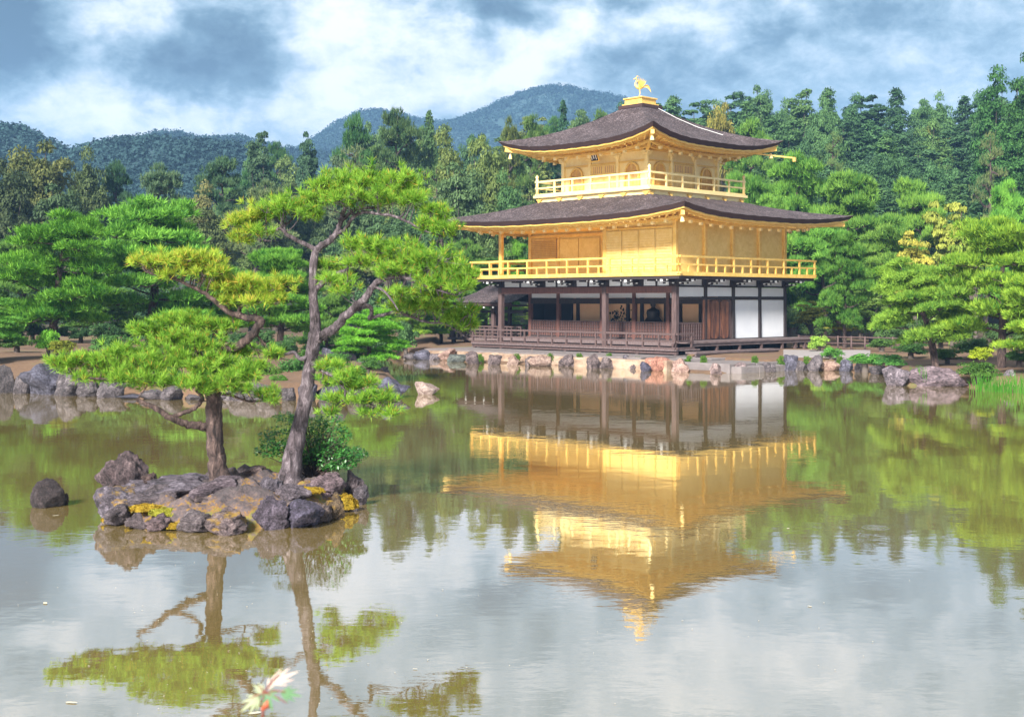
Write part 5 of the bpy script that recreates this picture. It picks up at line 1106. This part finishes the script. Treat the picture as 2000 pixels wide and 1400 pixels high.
# ------------------------------------------------------------------ garden trees round the pond, each placed by eye
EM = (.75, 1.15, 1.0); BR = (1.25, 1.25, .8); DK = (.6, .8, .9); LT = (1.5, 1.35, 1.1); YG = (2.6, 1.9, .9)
garden = [
 ('pine', 105, 396, 46, 125, 'bright emerald pine with a bent trunk on the left bank', (.8, 1.25, .8), 1), ('pine', 292, 372, 50, 150, 'large layered emerald pine behind the island, left of its two trees', (.8, 1.25, .95), 0),
 ('pine', -25, 575, 42, 78, 'low emerald pine cut off by the left picture edge', (.7, 1.15, .9), 2), ('pine', 545, 478, 50, 92, 'dark emerald pine seen between the two island pines', (.7, 1.1, .8), 3),
 ('pine', 722, 600, 44, 76, 'small dense round pine leaning over the water behind the leaning pine', (.8, 1.35, .75), 4), ('pine', 35, 455, 58, 95, 'blue-green pine behind the emerald pine at the left edge', DK, 3),
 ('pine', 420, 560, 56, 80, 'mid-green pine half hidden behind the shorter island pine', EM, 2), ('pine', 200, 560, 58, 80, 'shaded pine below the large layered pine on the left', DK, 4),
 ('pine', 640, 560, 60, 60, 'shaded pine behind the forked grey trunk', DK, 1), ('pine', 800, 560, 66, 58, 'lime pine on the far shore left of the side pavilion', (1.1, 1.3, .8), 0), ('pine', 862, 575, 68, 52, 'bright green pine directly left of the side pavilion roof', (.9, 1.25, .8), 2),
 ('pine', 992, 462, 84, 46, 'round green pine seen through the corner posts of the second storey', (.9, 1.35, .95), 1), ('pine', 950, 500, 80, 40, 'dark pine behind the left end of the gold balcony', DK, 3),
 ('pine', 1788, 486, 45.5, 100, 'leaning open pine with a red-brown trunk behind the two big boulders', (1.0, 1.2, .85), 1), ('pine', 1955, 415, 44, 120, 'big bright layered pine at the right edge of the pond', (1.1, 1.25, .75), 3),
 ('pine', 1650, 452, 62, 58, 'dark green pine just right of the gold balcony', (.7, 1.05, .95), 4), ('pine', 2060, 470, 41, 110, 'tall lime pine mostly cut off by the right picture edge', (1.1, 1.2, .7), 0),
 ('pine', 1560, 284, 86, 88, 'green pine rising behind the right corner of the top roof', (.85, 1.2, 1.0), 2), ('pine', 1655, 322, 80, 92, 'broad mid-green pine right of the top roof', (.95, 1.25, 1.1), 0), ('pine', 1800, 345, 86, 72, 'pale emerald pine in front of the tan dome tree', (1.1, 1.4, 1.2), 4),
 ('pine', 1470, 330, 82, 64, 'dark green pine right behind the top storey', (.75, 1.1, 1.0), 3), ('pine', 1985, 340, 76, 58, 'bright emerald pine high at the right edge', (.9, 1.4, 1.1), 1), ('pine', 1735, 430, 72, 80, 'grey-green pine behind the leaning open pine', (.95, 1.15, 1.1), 2),
 ('pine', 1610, 410, 76, 70, 'mid-green pine behind the right end of the second roof', EM, 1), ('pine', 1500, 370, 78, 66, 'shaded pine above the right part of the second roof', (.8, 1.1, .95), 0),
 ('loose', 1465, 212, 104, 52, 'lime flat-topped pine behind the top roof, before the dark conifers', (1.6, 1.5, .8), 0), ('broad', 1408, 198, 112, 36, 'tan-brown crowned tree above the right slope of the top roof', (3.2, 1.7, 1.0), 0), ('broad', 1376, 222, 106, 26, 'small tan tree touching the right slope of the top roof', (3.2, 1.8, 1.0), 1),
 ('maple', 1852, 376, 72, 66, 'yellow-green maple high on the right slope', (3.0, 2.0, .9), 0), ('maple', 1790, 445, 66, 64, 'yellow-green maple with orange tips behind the leaning open pine', (3.6, 2.0, .9), 1), ('maple', 1905, 420, 60, 60, 'lime maple behind the big bright pine', (2.4, 2.0, .8), 0),
 ('maple', 1585, 585, 66, 50, 'yellowing low maple beside the side ledge of the hall', (3.4, 2.2, 1.0), 1), ('maple', 1640, 612, 64, 48, 'orange-tipped low maple behind the gravel path', (3.8, 2.2, .9), 0), ('maple', 1560, 440, 88, 40, 'yellow maple tips peeping out under the right end of the second roof', (3.8, 2.4, 1.0), 1),
 ('maple', 1700, 560, 68, 50, 'lime maple behind the red-brown pine trunk', (2.0, 1.9, 1.0), 0), ('maple', 1860, 575, 62, 60, 'pale green maple between the two right-hand pines', (2.0, 1.8, 1.0), 1),
 ('maple', 985, 598, 84, 40, 'lime green maple seen through the open west end of the ground floor', (2.6, 2.4, .9), 0), ('maple', 925, 605, 86, 40, 'light green maple behind the side pavilion', (2.0, 2.2, 1.0), 1), ('maple', 1040, 590, 84, 40, 'yellow-green maple behind the west posts of the hall', (2.6, 2.2, .9), 0),
 ('broad', 1833, 250, 138, 70, 'rounded tan-green dome tree standing before the dark forest at the right', (2.6, 1.75, 1.2), 1), ('broad', 1790, 330, 125, 44, 'olive tree at the foot of the tan-green dome tree', (1.6, 1.4, 1.1), 2),
 ('cedar', 1940, 99, 108, 46, 'giant dark cedar with a round top at the right, tallest on the skyline', (.6, .95, .6), 0), ('cedar', 1998, 104, 104, 44, 'giant cedar at the right picture edge', (.65, 1.0, .6), 1), ('cedar', 1960, 215, 98, 60, 'lower dark cedar in front of the giant cedars', (.7, 1.05, .7), 0), ('cedar', 2050, 180, 96, 60, 'cedar beyond the right picture edge', (.7, 1.0, .7), 1),
 ('bare', 1925, 232, 93, 44, 'half-bare grey trunked tree in front of the giant cedars', (1.8, 1.1, 1.3), 0), ('bare', 1625, 238, 108, 30, 'sparse tan half-bare tree before the dark conifers right of the hall', (4.0, 1.4, 1.4), 0),
 ('broad', 70, 276, 92, 86, 'brownish-green broadleaf tree behind the emerald pine on the left', (1.7, 1.15, .9), 0), ('broad', 20, 300, 84, 70, 'dark broadleaf tree at the left picture edge', (.9, .75, .8), 2), ('broad', 175, 286, 98, 50, 'dark broadleaf tree with brown tips left of the feathery pine', (1.2, 1.0, .9), 1), ('broad', 120, 360, 78, 66, 'dark olive tree just above the bright emerald pine', (.8, .8, .9), 0),
 ('loose', 292, 306, 92, 72, 'feathery grey-green pine above the large layered pine', (1.3, 1.0, 1.5), 1), ('loose', 235, 300, 100, 40, 'dark feathery pine left of the grey-green one', (.8, .8, 1.1), 2),
 ('loose', 440, 288, 100, 56, 'feathery pine with upright tips left of the tall conifer', (1.1, .95, 1.3), 0), ('loose', 500, 340, 88, 74, 'pale yellowish-green pine above the island pines', (1.9, 1.2, 1.5), 1), ('broad', 380, 350, 92, 56, 'tan-tipped tree between the feathery pines', (2.0, 1.2, 1.1), 1), ('broad', 400, 400, 80, 60, 'olive tree right of the large layered pine', (1.3, 1.0, .9), 2),
 ('conifer', 506, 238, 118, 44, 'tall blue-green conifer left of the gap to the big mountain', (.9, .95, 1.1), 1), ('conifer', 600, 234, 116, 36, 'blue-green conifer alone in the gap to the big mountain', (.8, .95, 1.2), 3), ('broad', 655, 300, 102, 50, 'grey-green bushy tree below the gap to the big mountain', (1.1, 1.0, 1.2), 0),
 ('loose', 703, 204, 110, 42, 'dark dense pine left of the tall flat-topped pine', (.9, 1.0, .9), 2), ('loose', 768, 192, 112, 52, 'tall flat-topped open pine over the leaning pine crown', (1.3, 1.05, 1.1), 0), ('bare', 712, 262, 100, 60, 'twiggy half-bare tree above the leaning pine crown', (2.6, 1.2, 1.6), 0),
 ('conifer', 838, 214, 116, 40, 'green conifer right of the tall flat-topped pine', (1.0, 1.1, 1.0), 0), ('broad', 885, 250, 98, 62, 'olive spreading tree left of the top roof', (1.7, 1.3, .9), 1), ('broad', 955, 252, 96, 52, 'olive tree touching the left tip of the top roof', (1.6, 1.3, .9), 2), ('broad', 905, 318, 86, 66, 'shaggy grey-green tree left of the top storey', (1.2, 1.2, 1.2), 0),
 ('bare', 870, 300, 90, 60, 'half-bare tree with pale bent limbs left of the top storey', (1.6, 1.3, 1.3), 0), ('loose', 990, 214, 112, 32, 'orange-tinged pine behind the left slope of the top roof', (2.6, 1.2, .9), 1), ('loose', 1036, 206, 112, 34, 'open green pine behind the left slope of the top roof', (1.5, 1.2, .9), 0), ('conifer', 1100, 195, 116, 34, 'dark blue-green conifer above the left slope of the top roof', (.6, .85, 1.1), 2), ('loose', 1165, 200, 112, 40, 'low green pine near the roof pedestal', (1.4, 1.2, 1.0), 2),
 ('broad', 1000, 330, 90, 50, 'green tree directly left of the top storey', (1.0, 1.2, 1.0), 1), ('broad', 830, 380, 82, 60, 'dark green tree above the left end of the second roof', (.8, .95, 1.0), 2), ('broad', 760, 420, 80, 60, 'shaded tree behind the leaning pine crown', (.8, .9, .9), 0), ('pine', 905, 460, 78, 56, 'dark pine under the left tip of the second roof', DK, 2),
 ('broad', 960, 400, 84, 60, 'olive-green tree over the left part of the second roof', (1.3, 1.2, 1.0), 0), ('broad', 700, 350, 94, 60, 'green tree behind the top of the leaning pine', (1.0, 1.0, 1.0), 1), ('broad', 590, 370, 92, 60, 'dull green tree left of the leaning pine crown', (1.2, 1.1, 1.1), 2),
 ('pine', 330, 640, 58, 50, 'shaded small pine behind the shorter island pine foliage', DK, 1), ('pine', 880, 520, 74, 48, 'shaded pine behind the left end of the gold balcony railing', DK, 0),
 ('broad', 1720, 300, 118, 50, 'deep green tree left of the tan-green dome tree', (.6, .75, .95), 1), ('broad', 1590, 300, 112, 46, 'green tree behind the pines right of the top roof', (.9, 1.0, .9), 0),
]
for kd, px, top, Y, half, lab, col, var in garden:
    ln = 'leaning open pine' in lab and kd == 'pine' and px == 1788
    tree(kd, 1826 if ln else px, top, Y, half, lab, col, var=var, tilt=-.2 if ln else 0, rz=0 if ln else None)
# forest ranks on the slope behind
sky_prof = np.array([(-200, 250), (0, 300), (150, 300), (380, 345), (430, 300), (505, 262), (560, 262), (600, 262), (640, 325), (680, 240), (765, 225), (840, 225), (900, 262), (960, 262), (1040, 222), (1150, 210), (1260, 196), (1300, 186), (1345, 171), (1400, 190), (1452, 149), (1500, 184), (1560, 172), (1605, 152), (1655, 184), (1712, 166), (1762, 176), (1800, 184), (1850, 176), (1900, 182), (1950, 165), (2200, 130)])
ranks = [(0, 150, 46, 0), (38, 137, 50, 23), (80, 125, 54, 9), (125, 113, 58, 31), (170, 102, 62, 15), (215, 93, 64, 38)]
RN = ['skyline', 'second', 'third', 'fourth', 'fifth', 'lowest']
for ri, (dy, Y, step, off) in enumerate(ranks):
    n = 0; px = -60 + off
    while px < 2070:
        stp = step * tr_rng.uniform(.8, 1.2); t0 = float(np.interp(px, sky_prof[:, 0], sky_prof[:, 1])); left = px < 1200
        hidden = (1080 < px < 1480 and ri >= 2) or (1080 < px < 1400 and ri >= 1)
        gapm = ri < 2 and 610 < px < 680 or (ri < 3 and 180 < px < 420) or (ri == 0 and left and px < 680 and not 470 < px < 560)
        if not hidden and not gapm:
            top = t0 + dy + tr_rng.uniform(-9, 16); 
            if left and px < 460: top = max(top, 318 + ri * 14 + tr_rng.uniform(-10, 10))
            if left: kd = tr_rng.choice(['broad', 'broad', 'broad', 'conifer', 'loose']); col = tr_rng.choice([(1.3, 1.3, 1.1), (1.7, 1.45, 1.1), (1.0, 1.15, 1.05), (2.0, 1.5, 1.1)])
            else: kd = tr_rng.choice(['conifer'] * 3 + ['broad'] * 2); col = tr_rng.choice([(.9, 1.15, 1.1), (1.1, 1.3, 1.1), (.75, .95, 1.0), (1.35, 1.45, 1.1)])
            n += 1
            side = 'on the wooded slope'
            on = ORD[n - 1] if n <= len(ORD) else 'last'
            tree(kd, px, top, Y + tr_rng.uniform(-4, 4), step * tr_rng.uniform(.62, .82) * (1.75 if kd == 'conifer' else 1.1), '%s tree from the left in the %s rank of the forest behind the hall' % (on, RN[ri]), col, 'trees of the forest behind the hall')
        px += stp
# low shrubs under the garden trees
n = 0
for (a, b_, Y, y_top, hf, col) in [(-20, 330, 58, 640, 34, (.7, .9, .8)), (340, 800, 64, 640, 34, (.8, 1.0, .8)), (780, 1080, 88, 618, 30, (1.2, 1.4, .9)), (1540, 1760, 74, 612, 34, (1.2, 1.2, .9)), (1740, 2030, 60, 628, 36, (.9, 1.0, .8)), (1500, 1900, 82, 560, 46, (1.0, 1.1, .9)), (-40, 420, 72, 560, 44, (.6, .75, .8)), (420, 900, 78, 560, 44, (.7, .85, .8))]:
    px = a
    k = 0
    while px < b_:
        n += 1; k += 1; tree('shrub', px, y_top + tr_rng.uniform(-14, 14), Y + tr_rng.uniform(-3, 3), hf * tr_rng.uniform(.8, 1.2), None, col, 'shrubs under the garden trees')['label'] = '%s shrub from the left in the row %s' % (ORD[k - 1], {-20: 'behind the left bank', 340: 'behind the two island pines', 780: 'seen past the west end of the hall', 1540: 'behind the gravel path', 1740: 'behind the right bank pines', 1500: 'on the slope right of the balcony', -40: 'in the shade at the far left', 420: 'in the shade behind the leaning pine'}[a])
        px += hf * 1.35 * tr_rng.uniform(.8, 1.2)
tree('shrub', 92, 643, 43.5, 26, 'small bright yellow-green pine seedling beside the bent trunk on the left bank', (2.2, 3.0, .8))
tree('shrub', 125, 672, 43, 34, 'low olive moss-like shrub at the foot of the bent trunk', (2.4, 1.6, .5))
tree('shrub', 1910, 706, 41.0, 50, 'dark green clipped shrub behind the long low boulder', (.9, 1.1, .5), base=745)
tree('shrub', 1690, 690, 49.5, 44, 'low spreading green shrub overhanging the water left of the big boulders', (1.2, 1.9, .8), base=722)
tree('shrub', 1625, 690, 52, 26, 'small green shrub among the rocks right of the slabs', (1.2, 1.9, .8), base=706)
tree('shrub', 1738, 692, 47.5, 36, 'low pine-green shrub under the leaning open pine', (.9, 1.5, .8), base=722)
tree('shrub', 1600, 655, 57, 26, 'small pale yellow-green seedling by the gravel path', (3.2, 3.0, 1.2), base=690)
tree('shrub', 1915, 688, 44, 26, 'small yellow-flowering shrub by the big right-hand pine trunk', (4, 3, .5), base=710)
# iris leaves
def irises(px, py, w_, h_, Y, label):
    rg = np.random.default_rng(int(px)); n = 60; c = np.array(at(px, py, Y)); x = rg.normal(0, w_ / FPX * Y * .45, n); y = rg.normal(0, .2, n); L = h_ / FPX * Y * rg.uniform(.55, 1.05, n); ln = rg.normal(0, .22, n) + x * .5
    V_, F = [], []
    for i in range(n):
        b_ = c + np.array([x[i], y[i], -.1]); wv = np.array([.012, .006, 0]); k = len(V_)
        for t, w2 in ((0, 1), (.4, 1), (.75, .7), (1, .05)): m_ = b_ + np.array([ln[i] * L[i] * t ** 2, .1 * ln[i] * t, L[i] * (t - .15 * abs(ln[i]) * t * t) + .1 * t]); V_ += [m_ - wv * w2, m_ + wv * w2]
        F += [(k + 2 * j, k + 2 * j + 1, k + 2 * j + 3, k + 2 * j + 2) for j in range(3)]
    tag(mesh_np('iris_plant', V_, F, M['reed']), label, 'plant')
irises(1925, 762, 34, 36, 39.2, 'clump of bright green iris leaves in the water right of the long low boulder'); irises(1985, 768, 30, 46, 38.6, 'taller clump of iris leaves at the right picture edge'); irises(1796, 738, 14, 26, 42, 'small tuft of iris leaves between the two big boulders')
irises(1955, 765, 20, 26, 39, 'thin low iris tuft between the two iris clumps')
# floating specks and a ripple ring
rg = np.random.default_rng(8); V_, F = [], []
for i in range(130):
    px, py = rg.uniform(0, 1900), rg.uniform(1000, 1395)
    if rg.random() < .5: px = rg.normal(430, 190); py = rg.uniform(1060, 1395)
    c = np.array(at(px, py, water_y(py))); c[2] = .006; L = rg.uniform(.004, .012) * (5 if rg.random() < .07 else 1); W_ = L * rg.uniform(.3, .7); a = rg.uniform(0, 3.14); k = len(V_)
    for j in range(6): t = j * 1.047; p = np.array([math.cos(t) * L, math.sin(t) * W_]); V_.append(c + np.array([p[0] * math.cos(a) - p[1] * math.sin(a), p[0] * math.sin(a) + p[1] * math.cos(a), 0]))
    F.append(tuple(range(k, k + 6)))
M['speck'] = pbr('pale_floating_petal', (.5, .46, .36), .7)
tag(mesh_np('floating_petals', V_, F, M['speck']), 'pale petals and specks floating on the near water', 'petals', kind='stuff')
for px, py, r, lab in ((1710, 1030, .16, 'round ripple ring on the water right of the reflected hall'),):
    c = at(px, py, water_y(py)); mb = MB()
    for r_ in (r, r * .62, r * .3):
        n_ = 48; k0 = len(mb.v)
        for rad, z in ((r_ - .012, .0012), (r_, .0026), (r_ + .012, .0012)): mb.v += [(rad * math.cos(i * 6.2832 / n_), rad * math.sin(i * 6.2832 / n_), z) for i in range(n_)]
        for j in range(2): mb.f += [[k0 + j * n_ + i, k0 + (j + 1) * n_ + i, k0 + (j + 1) * n_ + (i + 1) % n_, k0 + j * n_ + (i + 1) % n_] for i in range(n_)]
    tag(mb.build('ripple', M['water'], None, True, (c.x, c.y, 0)), lab, 'ripple')
# maple sprig in front of the lens
ms_ = empty('maple_sapling', (-.30, 1.55, .5)); tag(ms_, 'young maple sprig with pale pink and green leaves at the bottom edge', 'maple sapling'); b0 = np.array([-.30, 1.55, .5])
def spt(px, py, Y=1.55): return np.array(at(px, py, Y)) - b0
nbm = NB(); tp_ = spt(515, 1352); nbm.tube(smooth_path([(0, 0, -.6, .008), (-.01, .01, .9, .005), (*spt(509, 2300), .0035), (*spt(510, 1560), .003), (*spt(511, 1440), .0025), (*spt(514, 1385), .0022), (*tp_, .002)], 5)[:, :3], np.r_[np.linspace(.005, .0022, 24), np.linspace(.0018, .0009, 7)], 6)
for q_ in ((480, 1372), (558, 1350), (545, 1315), (505, 1340), (560, 1372)): nbm.tube([tp_, (tp_ + spt(*q_)) / 2 + np.array([0, 0, .002]), spt(*q_)], [.0012, .001, .0008], 4)
M['bud_red'] = pbr('red_bud', (.45, .10, .05), .5); M['stem_red'] = pbr('red_stem', (.18, .05, .035), .5)
o = bpy.data.objects.new('stem', nbm.me('stem', M['stem_red'])); C.objects.link(o); o.parent = ms_
M['leaf_pale'] = foliage('pale_maple_leaf', (.30, .42, .22), (.62, .62, .45), None, 0, .4, .5, nscale=30); M['leaf_pink'] = foliage('pink_maple_leaf', (.70, .48, .46), (.85, .78, .68), None, 0, .4, .5, nscale=30); M['leaf_green'] = foliage('green_maple_leaf', (.10, .26, .14), (.25, .42, .2), None, 0, .4, .5, nscale=30)
def mleaf(px, py, size, ang, tilt, mt, nl=7, lab=None, spread=.55, w_=.17):
    size *= .85; c = spt(px, py); V_, F = [(0, 0, 0)], []; n = nl
    for i in range(n):
        a = (i - (n - 1) / 2) * spread; L = size * (1 - .2 * abs(i - (n - 1) / 2))
        for (l, s2, z) in ((.28, -.30, 0), (.6, -w_ * .8, .0), (1.0, 0, -.08), (.6, w_ * .8, .0), (.28, .30, 0)): V_.append((L * l * math.cos(a + s2), L * l * math.sin(a + s2), z * L))
        k = 1 + i * 5; F.append((0, k, k + 1, k + 2, k + 3, k + 4))
    m4 = Matrix.Translation(Vector(c)) @ Matrix.Rotation(tilt, 4, 'X') @ Matrix.Rotation(ang, 4, 'Z'); o = mesh_np('leaf', [m4 @ Vector(v) for v in V_], F, M[mt], ms_)
    mod = o.modifiers.new('solid', 'SOLIDIFY'); mod.thickness = .0004
    if lab: o['label'] = lab
mleaf(507, 1360, .036, 3.8, 1.15, 'leaf_pale', 5, 'pale green pointed leaf', .38); mleaf(524, 1353, .027, -1.3, 1.2, 'leaf_green', 7, None, .72, .2); mleaf(548, 1352, .033, -.15, 1.2, 'leaf_green', 5, 'green pointed leaf', .34)
mleaf(528, 1332, .044, .38, 1.25, 'leaf_pink', 5, 'creamy white young leaf', .27, .13); mleaf(523, 1346, .022, 1.15, 1.2, 'leaf_pink', 3, 'pinkish folded young leaf', .4); mleaf(515, 1350, .022, 2.6, 1.1, 'leaf_pale', 5, None, .4)
bd = NB(); p0_, p1_ = spt(512, 1386), spt(528, 1364); bd.tube(smooth_path([(*p0_, .002), (*(p0_ * .6 + p1_ * .4), .0052), (*(p0_ * .3 + p1_ * .7), .0048), (*p1_, .0012)], 4)[:, :3], np.r_[np.linspace(.002, .0055, 6), np.linspace(.0052, .001, 7)], 8)
o = bpy.data.objects.new('bud', bd.me('bud', M['bud_red'])); C.objects.link(o); o.parent = ms_
# ------------------------------------------------------------------ haze
HZ = True
if HZ:
    hm, g_, o_ = new_mat('haze_air'); pv = g_.n('ShaderNodeVolumePrincipled'); pv.inputs['Color'].default_value = (.30, .56, 1, 1); pv.inputs['Density'].default_value = .00048; pv.inputs['Anisotropy'].default_value = .0
    g_.link(pv.outputs[0], o_.inputs['Volume']); o = MB().box(-1500, 1500, -60, 1250, -8, 175).build('haze', hm); tag(o, 'thin blue summer haze in the air', 'haze', kind='stuff')
# greenery along the left bank and terrace foot
for i, (px, y0, y1, hf, col) in enumerate([(150, 715, 760, 26, (1.2, 1.4, .5)), (205, 722, 765, 30, (1.4, 1.6, .5)), (270, 735, 768, 26, (.9, 1.3, .6)), (345, 730, 765, 30, (1.0, 1.3, .6)), (410, 738, 770, 28, (1.3, 1.4, .6)), (480, 728, 770, 30, (.9, 1.3, .6)), (545, 730, 770, 26, (1.1, 1.5, .6)), (620, 722, 768, 34, (.9, 1.4, .7)), (690, 728, 768, 28, (1.1, 1.5, .7)), (730, 700, 735, 22, (1.0, 1.4, .7))]):
    tree('shrub', px, y0 + 8, 37.9 if px < 720 else 47, hf, '%s low fern clump from the left among the rocks of the left bank' % ORD[i], col, 'fern clumps on the left bank', base=y1)
for i, px in enumerate((938, 1010, 1075, 1132, 1190, 1245, 1345, 1375, 1475, 1525, 1575, 1640)):
    Yp = water_y(float(np.interp(px, [900, 1300, 1400, 1500, 1700], [708, 721, 728, 725, 722]))) + .35
    tree('shrub', px, 702 + (px > 1300) * 8, Yp, 9, '%s tiny yellow-green weed tuft from the left at the foot of the hall terrace' % ORD[i], (1.1, 1.3, .4), 'weed tufts at the terrace foot', base=716 + (px > 1200) * 7)

for i, (px, top, Y, hf, col) in enumerate([(30, 672, 47, 40, (.9, 1.1, .6)), (215, 668, 45, 44, (.8, 1.1, .7)), (300, 690, 42, 36, (1.2, 1.4, .6)), (395, 676, 45, 46, (.9, 1.2, .7)), (470, 694, 42, 36, (1.0, 1.3, .6)), (540, 690, 43, 40, (.8, 1.1, .7)), (600, 712, 40.5, 30, (1.1, 1.4, .7)), (660, 706, 41.5, 34, (.9, 1.3, .7)), (350, 712, 40.5, 26, (1.2, 1.3, .5)), (250, 706, 41, 26, (1.0, 1.2, .6)), (720, 716, 41, 26, (1.0, 1.3, .7))]):
    tree('shrub', px, top - 16, Y, hf, '%s mounded shrub from the left on the brown ground of the left bank' % ORD[i], col, 'mounded shrubs on the left bank')
for i, (px, top, Y, hf, col) in enumerate([(1780, 668, 52, 40, (.8, 1.1, .7)), (1850, 680, 47, 34, (1.0, 1.3, .6)), (1990, 690, 44, 36, (.9, 1.2, .7)), (1720, 664, 56, 36, (1.0, 1.2, .7)), (1900, 660, 50, 44, (.8, 1.0, .7)), (2030, 655, 50, 44, (.8, 1.0, .7))]):
    tree('shrub', px, top, Y, hf, '%s mounded shrub from the left on the right bank below the pines' % ORD[i], col, 'mounded shrubs on the right bank')

for i, (px, top, Y, hf, col) in enumerate([(222, 706, 39.6, 34, (1.0, 1.4, .7)), (330, 712, 39.3, 40, (.9, 1.3, .6)), (408, 704, 39.5, 40, (1.1, 1.5, .7)), (462, 696, 39.8, 42, (.9, 1.3, .7)), (520, 706, 39.2, 38, (1.3, 1.5, .6)), (578, 700, 39.6, 40, (.8, 1.2, .7)), (640, 704, 39.4, 40, (1.1, 1.5, .7)), (700, 714, 39.0, 34, (.9, 1.3, .7))]):
    tree('shrub', px, top, Y, hf, '%s wide bush from the left right behind the rocks of the left bank' % ORD[i], col, 'wide bushes behind the left bank rocks', base=764)
